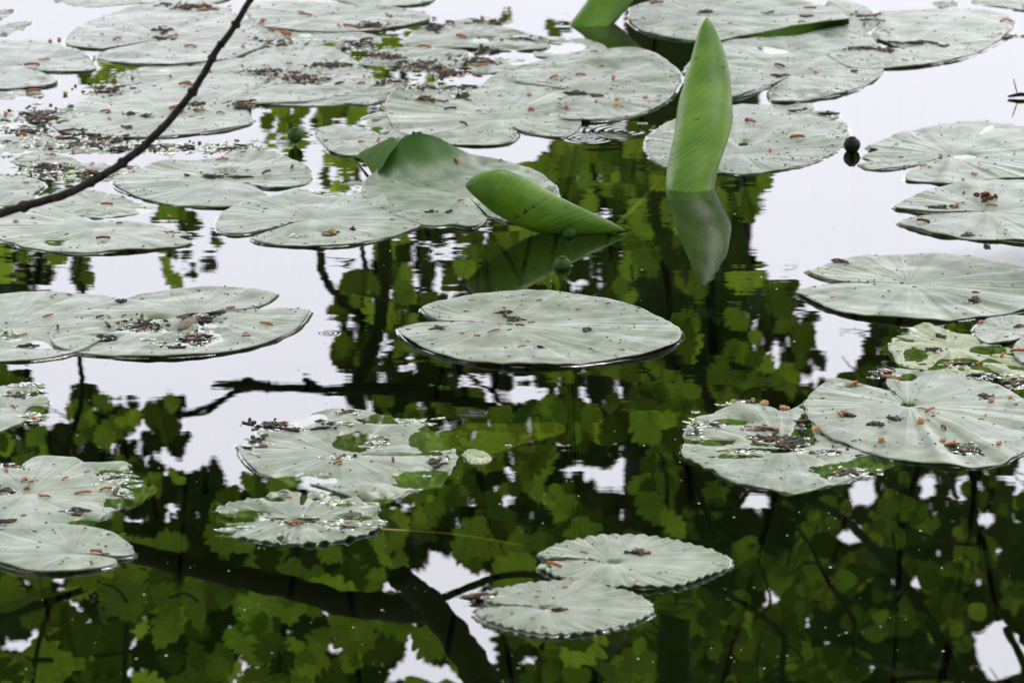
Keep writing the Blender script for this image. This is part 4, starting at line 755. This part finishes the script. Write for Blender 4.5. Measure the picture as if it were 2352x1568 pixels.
# ------------------------------------------------------------------ the trees that hang over the far side (seen mirrored)
def inpoly(x, y, P):
    c = False; j = len(P)-1
    for i in range(len(P)):
        if (P[i][1] > y) != (P[j][1] > y) and x < (P[j][0]-P[i][0])*(y-P[i][1])/(P[j][1]-P[i][1])+P[i][0]: c = not c
        j = i
    return c
OAKS = []
for _k in range(25):
    _t = _k/24; _env = math.sin(math.pi*min(1, _t*.9+.06)**1.15)*.40+.02; _lb = abs(math.sin(_t*math.pi*4.5))**.6
    OAKS.append((_t, 0.0 if _k in (0, 24) else _env*(.45+.55*_lb)*(1 if _t > .12 else .35)))
ALDS = [(0,0),(.06,.16),(.18,.33),(.35,.44),(.52,.46),(.70,.40),(.85,.27),(.95,.12),(1,0)]
def add_leaf(m, c, size, kind, facing, mu):
    S = OAKS if kind == 'oak' else ALDS
    a = (-facing).normalized(); nrm = (a+Vector((random.gauss(0, .5), random.gauss(0, .3), random.gauss(0, .5)))).normalized()
    dn = Vector((random.gauss(0, .7), random.gauss(0, .3), -1+random.gauss(0, .5))); dn = (dn-nrm*dn.dot(nrm)).normalized(); sd_ = nrm.cross(dn)
    wv = random.uniform(.75, 1.2); cup = random.uniform(-.25, .35); b = len(m.v); n = len(S)
    for (t, w_) in S:
        mid = c+dn*(t-.5)*size+nrm*cup*size*(t-.5)**2
        m.v += [mid-sd_*w_*size*wv-nrm*w_*w_*size*.5, mid, mid+sd_*w_*size*wv-nrm*w_*w_*size*.5]; m.uv += [(0, t), (.5, t), (1, t)]
    for i in range(n-1):
        for k in range(2): m.f.append((b+i*3+k, b+i*3+k+1, b+i*3+3+k+1, b+i*3+3+k))
GAPS_P = [ [(985,1262),(1030,1275),(1100,1335),(1110,1350),(1145,1450),(1140,1500),(1115,1560),(1110,1600),(1060,1560),(1080,1480),(975,1390),(930,1345),(950,1330)],
  [(870,1600),(900,1545),(930,1480),(950,1465),(1020,1540),(1060,1600)],
  [(360,1040),(440,1030),(520,1035),(530,1060),(470,1065),(440,1085),(380,1080)],
  [(1600,870),(1630,870),(1635,940),(1590,945)], [(2230,1450),(2300,1400),(2352,1440),(2400,1600),(2290,1600),(2240,1520)], [(1360,1070),(1440,1065),(1420,1130),(1360,1130)],
  [(1580,700)]*3 ]
GAPS_E = [(1090,880,34,14),(1205,890,28,18),(1185,915,10,14),(815,1310,1,1),(1320,1075,20,12),(1390,1100,32,26),(1460,1080,18,20),(1165,1075,10,12),(535,1090,22,34),(610,880,1,1),(905,1338,16,20),(60,1475,28,22),(40,1505,16,8),(280,1530,20,18),(305,1545,18,14),(775,1480,22,14),(555,1530,14,16),(1215,1520,22,20),(1700,1240,2,2),(1735,1150,34,20),(2140,1390,6,6),(1955,1230,36,20),(2265,1190,20,18),(2130,1120,16,28),(2200,1125,14,24),(2100,1340,22,14),(1660,1360,12,8),(2010,1530,20,9),(2200,1540,9,9),(1900,1480,9,7),(1980,1130,30,34),(1400,760,1,1),(740,1110,12,14),(1020,680,6,10),(1010,640,8,14),(1030,590,7,12),(2250,1335,8,8),(1560,1240,12,8),(1430,1190,10,16),(340,1400,8,10),(1640,1100,8,12),(2060,1310,7,7),(2010,800,4,4),(660,1470,6,8),(120,1330,5,5),(1830,1500,5,5),(1480,1470,5,5)]
POLY = [ # polygon, kind, layers near, layers deep, D range
 ([(790,905),(800,860),(775,800),(790,760),(770,710),(800,640),(860,640),(870,560),(960,520),(1120,500),(1270,330),(1560,260),(1700,400),(1765,395),(1745,470),(1700,520),(1735,590),(1765,640),(1835,640),(1865,740),(1885,830),(1830,855),(1800,900),(1560,950),(1200,960),(820,950)], 'oak', 3.0, 4.0, (8.5, 11)),
 ([(760,950),(1900,930),(1560,1000),(1560,1250),(1100,1260),(640,1200),(560,1110),(590,1050),(760,1000)], 'oak', 3.0, 4.0, (8.5, 11)),
 ([(1900,880),(1975,850),(2000,740),(2420,700),(2420,1640),(1480,1640),(1480,900),(1560,860),(1800,880)], 'alder', 2.6, 4.6, (9, 12)),
 ([(-60,990),(60,980),(110,1010),(170,960),(190,900),(235,915),(245,960),(262,920),(312,925),(312,985),(345,985),(345,940),(400,920),(400,985),(430,1000),(505,1015),(480,1040),(360,1035),(370,1080),(520,1065),(560,1120),(700,1200),(1120,1250),(1480,1240),(1480,1640),(-60,1640)], 'oak', 3.0, 4.2, (7.6, 10)),
 ([(-60,540),(100,560),(225,605),(205,655),(170,680),(-60,690)], 'oak', 3.2, 3.0, (8.5, 11)),
 ([(350,470),(470,470),(560,545),(500,565),(505,600),(490,660),(355,665),(370,580),(420,540)], 'oak', 1.6, .5, (9, 11)),
 ([(-60,840),(40,850),(90,880),(100,950),(-60,960)], 'oak', 2.6, 2.0, (8.5, 10)),
 ([(310,480),(440,480),(440,520),(310,520)], 'oak', 1.3, .3, (9, 11)),
 ([(600,120),(1000,60),(1000,220),(700,290),(690,345),(610,345),(610,240)], 'lime', 1.3, .6, (10, 12)),
 ([(190,130),(330,140),(300,200),(190,190)], 'lime', 1.2, .5, (10, 12)),
 ([(1150,15),(1200,30),(1310,30),(1310,120),(1240,110),(1240,60),(1160,50)], 'oak', 1.6, .8, (10, 12)),
 ([(720,260),(900,250),(900,330),(800,340),(740,320)], 'oak', 2.6, 1, (10, 12)),
 ([(740,340),(840,360),(830,460),(730,420)], 'lime', 1.4, .5, (10, 12)),
 ([(80,360),(200,400),(190,470),(80,460)], 'oak', 1.4, .6, (10, 12)),
 ([(1980,330),(1990,330),(1990,340)], 'oak', 0, 0, (10, 12)),
]
MBs = {'oak': MB(), 'alder': MB(), 'lime': MB(), 'oakdeep': MB()}; CEN = {'oak': [], 'alder': [], 'lime': [], 'oakdeep': []}
UPPER = ([(-900,1640),(3300,1640),(3600,3000),(3200,4300),(-1000,4300),(-1200,3000)], 'oak', 1.5, 1.2, (8.5, 12))
def gap_ok(x, y, mg):
    for gi, P in enumerate(GAPS_P):
        if inpoly(x, y, P): return False
        for (a, b) in P:
            if (a-x)**2+(b-y)**2 < mg*mg*(2.6 if gi < 3 else 1): return False
    for (cx, cy, rx, ry) in GAPS_E:
        if rx > 2 and ((x-cx)/(rx+mg))**2+((y-cy)/(ry+mg))**2 < 1: return False
    return True
for (P, kind, l1, l2, (d1, d2)) in POLY+[UPPER]:
    xs_ = [p[0] for p in P]; ys_ = [p[1] for p in P]; bx = (min(xs_), max(xs_), min(ys_), max(ys_))
    for layer, lay in ((0, l1), (1, l2)):
        sz = {'oak': .13, 'alder': .07, 'lime': .085}[kind]*(2.4 if P is UPPER[0] else 1)
        D0 = (d1+d2)/2 if layer == 0 else d2+2.2
        spx = sz/D0/HALF*1176; A = (bx[1]-bx[0])*(bx[3]-bx[2]); cnt_ = int(A*lay/(spx*spx*.24)*(1.5 if bx[2] < 1000 and P is not UPPER[0] else 1))
        for q in range(cnt_):
            x, y = random.uniform(bx[0], bx[1]), random.uniform(bx[2], bx[3])
            if not inpoly(x, y, P): continue
            D = random.uniform(d1, d2) if layer == 0 else random.uniform(d2+.5, d2+4)
            s = sz*random.choice((random.uniform(.4, .8), random.uniform(.7, 1.2)))*(.82 if y > 1200 else .62)
            # thin patches let the sky glow through
            if float(noise2(np.array(x/150), np.array(y/110), 3+layer)) > (.93 if layer == 0 else .86): continue
            if layer == 0 and P is not UPPER[0] and lay > 2 and float(noise2(np.array(x/75), np.array(y/55), 21)) > (.50 if kind == 'alder' else .56) and random.random() < .93: continue
            mg = s/D/HALF*1176*.20
            if not gap_ok(x, y, mg): continue
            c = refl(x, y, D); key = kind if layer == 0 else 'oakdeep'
            if P is POLY[0][0] and layer == 0 and random.random() < .16 and D > 9.5: key = 'lime'
            if c.z < .25: continue
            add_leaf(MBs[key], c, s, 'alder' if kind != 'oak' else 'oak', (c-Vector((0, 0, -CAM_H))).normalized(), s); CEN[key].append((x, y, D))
def tree(name, label, lb, trunk_xy, height, rad, branches, crown_keys, mat_):
    root = bpy.data.objects.new(name, None); COL.objects.link(root); root.location = (*trunk_xy, 0.15); tag(root, label, 'tree', 'trees on the far bank')
    o0 = Vector((*trunk_xy, .15)); m = MB()
    m.tube(smooth_line([Vector((0, 0, -.4)), Vector((.05, 0, height*.25)), Vector((-.1, .05, height*.6)), Vector((.05, .1, height))], 6), list(np.linspace(rad, rad*.3, 19)), 14, .1, 2)
    m.build('trunk', M_BARK, root)
    for (pp, D1, D2, r1, r2, join) in branches:
        ps = [refl(p[0], p[1], D1+(D2-D1)*i/(len(pp)-1)) for i, p in enumerate(pp)]
        rs_ = list(np.linspace(r1, r2, len(ps)))
        rw = [r_*pxm_D(D1+(D2-D1)*i/(len(pp)-1)) for i, r_ in enumerate(rs_)]
        if join is not None:
            a = Vector((trunk_xy[0], trunk_xy[1], join)); ps = [a, a.lerp(ps[0], .5)+Vector((0, 0, .4))]+ps; rw = [rw[0]*1.6, rw[0]*1.25]+rw
        sl_ = smooth_line(ps, 6); rr_ = np.interp(np.linspace(0, 1, len(sl_)), np.linspace(0, 1, len(rw)), rw)
        rd = random.Random(len(pp)); sl_ = [p+Vector((rd.gauss(0, .05)*r_, 0, rd.gauss(0, .08)*r_)) for p, r_ in zip(sl_, rr_)]
        b = MB(); b.tube([p-o0 for p in sl_], list(rr_), 9, .2, 1); b.build('branch', M_BARK, root)
    for key, nm in crown_keys:
        mb = MBs[key]; mb.v = [p-o0 for p in mb.v]; mb.build(nm, mat_[key], root)
    return root
def pxm_D(D): return HALF/1176*D
def twigs(key, n, seed):           # fine twigs through the crown
    rd = random.Random(seed); out = []
    for i in range(n):
        x, y, D = rd.choice(CEN[key]); a = rd.uniform(0, 6.28); L_ = rd.uniform(60, 150); p = []
        ok_ = True
        for k in range(5):
            t = k/4; p.append((x+math.cos(a)*L_*t+rd.gauss(0, 5), y+math.sin(a)*L_*t*.9+rd.gauss(0, 5)))
            if not gap_ok(p[-1][0], p[-1][1], 3): ok_ = False
        if ok_ or rd.random() < .15: out.append((p, D-.3, D+.3, 3.4, 1.2, None))
    return out
oak_br = [ ([(1552,1415),(1546,1480),(1550,1560),(1556,1660)], 7.9, 7.9, 36, 42, None),
 ([(1170,1700),(1110,1570),(1050,1470),(990,1385),(940,1345),(915,1325)], 7.4, 7.2, 44, 26, 4.6),
 ([(1000,1400),(900,1395),(800,1385),(650,1345),(480,1310),(300,1268),(150,1240)], 7.3, 7.7, 36, 20, None),
 ([(985,1385),(1060,1355),(1150,1322),(1260,1318),(1400,1330)], 7.3, 7.4, 10, 6, None),
 ([(1050,1470),(1046,1452),(1040,1448)], 7.3, 7.3, 12, 8, None),
 ([(1120,930),(960,900),(860,893),(780,898),(700,893),(620,888),(570,890),(535,900),(500,925),(440,945),(400,948)], 9.0, 8.6, 17, 4, None),
 ([(620,888),(570,882),(500,882),(488,890)], 8.6, 8.6, 14, 5, None), ([(585,885),(570,874),(548,886)], 8.6, 8.6, 13, 8, None),
 ([(500,925),(470,948),(400,955)], 8.6, 8.6, 6, 3, None),
 ([(880,520),(885,600),(878,680),(868,760),(830,860),(800,900)], 9.4, 9.0, 17, 16, None),
 ([(870,700),(850,640),(838,600),(828,560)], 9.3, 9.2, 9, 5, None),
 ([(735,575),(742,625),(750,650),(790,700),(840,740),(868,760)], 9.0, 9.2, 10, 8, None),
 ([(738,590),(790,600),(850,620)], 9.0, 9.0, 5, 3, None),
 ([(860,880),(760,900),(700,870)], 9.2, 9.0, 12, 8, None),
 ([(150,1040),(170,980),(185,930),(190,880),(182,800),(190,700),(180,580),(175,540)], 8.6, 8.8, 7, 5, None),
 ([(170,1120),(150,1040),(110,1000),(60,965),(0,930)], 8.6, 8.6, 12, 5, None),
 ([(300,1268),(160,1180),(150,1050)], 8.1, 8.6, 16, 12, None),
 ([(-60,1440),(40,1405),(120,1380),(200,1350)], 8.0, 8.0, 12, 8, None), ([(120,1380),(90,1470),(70,1600)], 8.0, 8.0, 7, 5, None),
 ([(290,1430),(285,1600)], 8.0, 8.0, 7, 6, None), ([(-20,1520),(200,1510),(330,1490)], 8.2, 8.0, 7, 4, None),
 ([(800,900),(900,890),(1000,850),(1100,880),(1200,950),(1330,960)], 9.2, 9.4, 8, 4, None)]
ald_br = [
 ([(2280,1640),(2150,1450),(2060,1320),(1990,1240),(1930,1185),(1860,1150)], 9.3, 8.9, 15.0, 7.5, 3.6),
 ([(2400,1520),(2300,1390),(2260,1260),(2235,1180),(2240,1080)], 9.3, 9.3, 13.8, 7.5, 3.9),
 ([(1880,1590),(1800,1460),(1730,1400),(1660,1360),(1600,1340)], 8.9, 8.7, 8.8, 5.0, 3.2),
 ([(2030,1530),(1960,1420),(1900,1330),(1860,1250),(1820,1200)], 8.9, 8.7, 7.5, 3.8, 3.3),
 ([(1580,1160),(1680,1170),(1720,1130),(1740,1110)], 8.9, 8.7, 5.0, 5.0, None),
 ([(2040,1400),(2085,1340),(2060,1280),(2050,1220)], 8.7, 8.7, 5.0, 3.8, None), ([(2085,1340),(2130,1400)], 8.7, 8.7, 5.0, 3.8, None),
 ([(2240,1250),(2160,1240),(2060,1200)], 8.9, 8.7, 6.2, 3.8, None), ([(2200,1140),(2160,1080),(2140,1060)], 8.9, 8.7, 6.2, 3.8, None),
 ([(1980,1570),(2150,1555),(2290,1570),(2352,1560)], 8.9, 8.7, 7.5, 5.0, None),
 ([(1640,1240),(1600,1120),(1530,1010),(1460,860)], 9.1, 9.5, 6.2, 5.0, None), ([(1530,1200),(1530,1100),(1500,980)], 9.1, 9.3, 5.0, 3.8, None),
 ([(2310,1440),(2352,1530),(2340,1600)], 8.9, 8.9, 10.0, 7.5, None), ([(1730,1420),(1770,1380),(1740,1280)], 8.7, 8.7, 5.0, 2.5, None)]
far_br = [([(1395,200),(1390,400),(1370,520)], 12, 12, 9, 7, None), ([(1345,240),(1350,420),(1355,520)], 12, 12, 6, 5, None), ([(655,235),(668,285),(672,345)], 11, 11, 9, 5, None), ([(790,340),(792,420)], 11, 11, 6, 4, None), ([(1455,0),(1440,150)], 12, 12, 6, 4, None)]
def mirror_x(px, py, D): return refl(px, py, D)
oak_br += twigs('oak', 90, 1); ald_br += [(p, a-.7, b-.9, c*.9, d, e) for (p, a, b, c, d, e) in twigs('alder', 170, 2)]
tree('oak_tree', 'broad oak leaning out from the far bank, mirrored in the centre of the pond', '', (.62, 15.6), 9.0, .30, oak_br, [('oak', 'crown')], {'oak': M_OAK})
tree('alder_tree', 'round leaved alder on the far bank, mirrored in the lower right water', '', (2.6, 15.9), 8.0, .16, ald_br, [('alder', 'crown')], {'alder': M_ALD})
tree('lime_tree', 'light green tree on the far bank, mirrored between the upper pads', '', (-2.6, 16.2), 7.0, .14, far_br, [('lime', 'crown')], {'lime': M_YEL})
tree('background_tree', 'tree standing back on the far bank behind the oak, shade put in its leaf colour', '', (-3.4, 16.8), 7.0, .2, [], [('oakdeep', 'crown')], {'oakdeep': M_DEEP})
# unseen shrubs added behind the camera to cut the frontal light
for k, (hx, lb) in enumerate([(-4.5, 'added unseen thicket blocking light behind the viewpoint, left of the shade tree'), (1.5, 'added unseen thicket blocking light directly behind the viewpoint'), (6.5, 'added unseen thicket blocking light behind the viewpoint, to the right')]):
    root = bpy.data.objects.new('added_screen_bush', None); COL.objects.link(root); root.location = (hx, -7.0, .2); tag(root, lb, 'bush', 'added light-blocking bushes')
    m = MB(); rd = random.Random(k)
    for q in range(7): m.tube([Vector((rd.gauss(0, .1), 0, -.3)), Vector((rd.gauss(0, .7), rd.gauss(0, .4), 2)), Vector((rd.gauss(0, 1.6), rd.gauss(0, .6), 4.5))], [.05, .035, .012], 6)
    m.build('stem', M_BARK, root); m = MB()
    for q in range(2200):
        c = Vector((rd.gauss(0, 1.7), rd.gauss(0, .7), rd.uniform(.1, 6.2))); add_leaf(m, c, rd.uniform(.2, .38), 'alder', Vector((rd.gauss(0, .4), -1, rd.gauss(0, .4))).normalized(), 1)
    m.build('crown', M_ALD, root)
# unseen tree added behind the camera, its crown cutting sky light over the pond
root = bpy.data.objects.new('added_shade_tree', None); COL.objects.link(root); root.location = (-2.2, -3.2, .2)
tag(root, 'added unseen tree behind the viewpoint whose crown shades the pond from above', 'tree')
m = MB(); m.tube(smooth_line([Vector((0, 0, -.5)), Vector((.1, .1, 2.5)), Vector((.4, .8, 5)), Vector((.9, 2, 7.5))], 8), list(np.linspace(.32, .12, 25)), 16, .1, 5); m.build('trunk', M_BARK, root)
for k in range(9):
    a = -1.4+k*.42; e = Vector((math.sin(a*.8)*4.5+1.2, 3.5+8.0*math.cos(a*.55)*(.6+.05*k), 5.6+.3*math.sin(k*2)))
    m = MB(); m.tube(smooth_line([Vector((.3, .5, 4.2+.3*k)), Vector((.3, .5, 4.4+.3*k)).lerp(e, .5)+Vector((0, 0, .5)), e], 8), list(np.linspace(.09, .02, 17)), 8, .15, k); m.build('branch', M_BARK, root)
m = MB(); rd = random.Random(5)
for k in range(9000):
    x, y = rd.uniform(-8, 8), rd.uniform(-7, CANOPY_Y); 
    if float(noise2(np.array(x*.7), np.array(y*.7), 4)) > .80: continue
    z = 5.4+rd.uniform(-.7, 1.1)+.5*math.sin(x*.8)
    c = Vector((x+2.2, y+3.2, z-.2)); a = Vector((rd.gauss(0, .35), rd.gauss(0, .35), 1)).normalized(); t = a.orthogonal().normalized(); t.rotate(__import__('mathutils').Quaternion(a, rd.uniform(0, 6.28))); q = a.cross(t); S_ = rd.uniform(.12, .24); b = len(m.v)
    m.v += [c-t*S_, c-t*S_*.3-q*S_*.5, c+t*S_*.5-q*S_*.4, c+t*S_, c+t*S_*.5+q*S_*.4, c-t*S_*.3+q*S_*.5]; m.uv += [(0, 0)]*6; m.f.append((b, b+1, b+2, b+3, b+4, b+5))
m.build('crown', M_OAK, root, smooth=False)
print('pads', len(PADS), 'leaves', {k: len(v) for k, v in CEN.items()}, 'objects', len(bpy.data.objects))
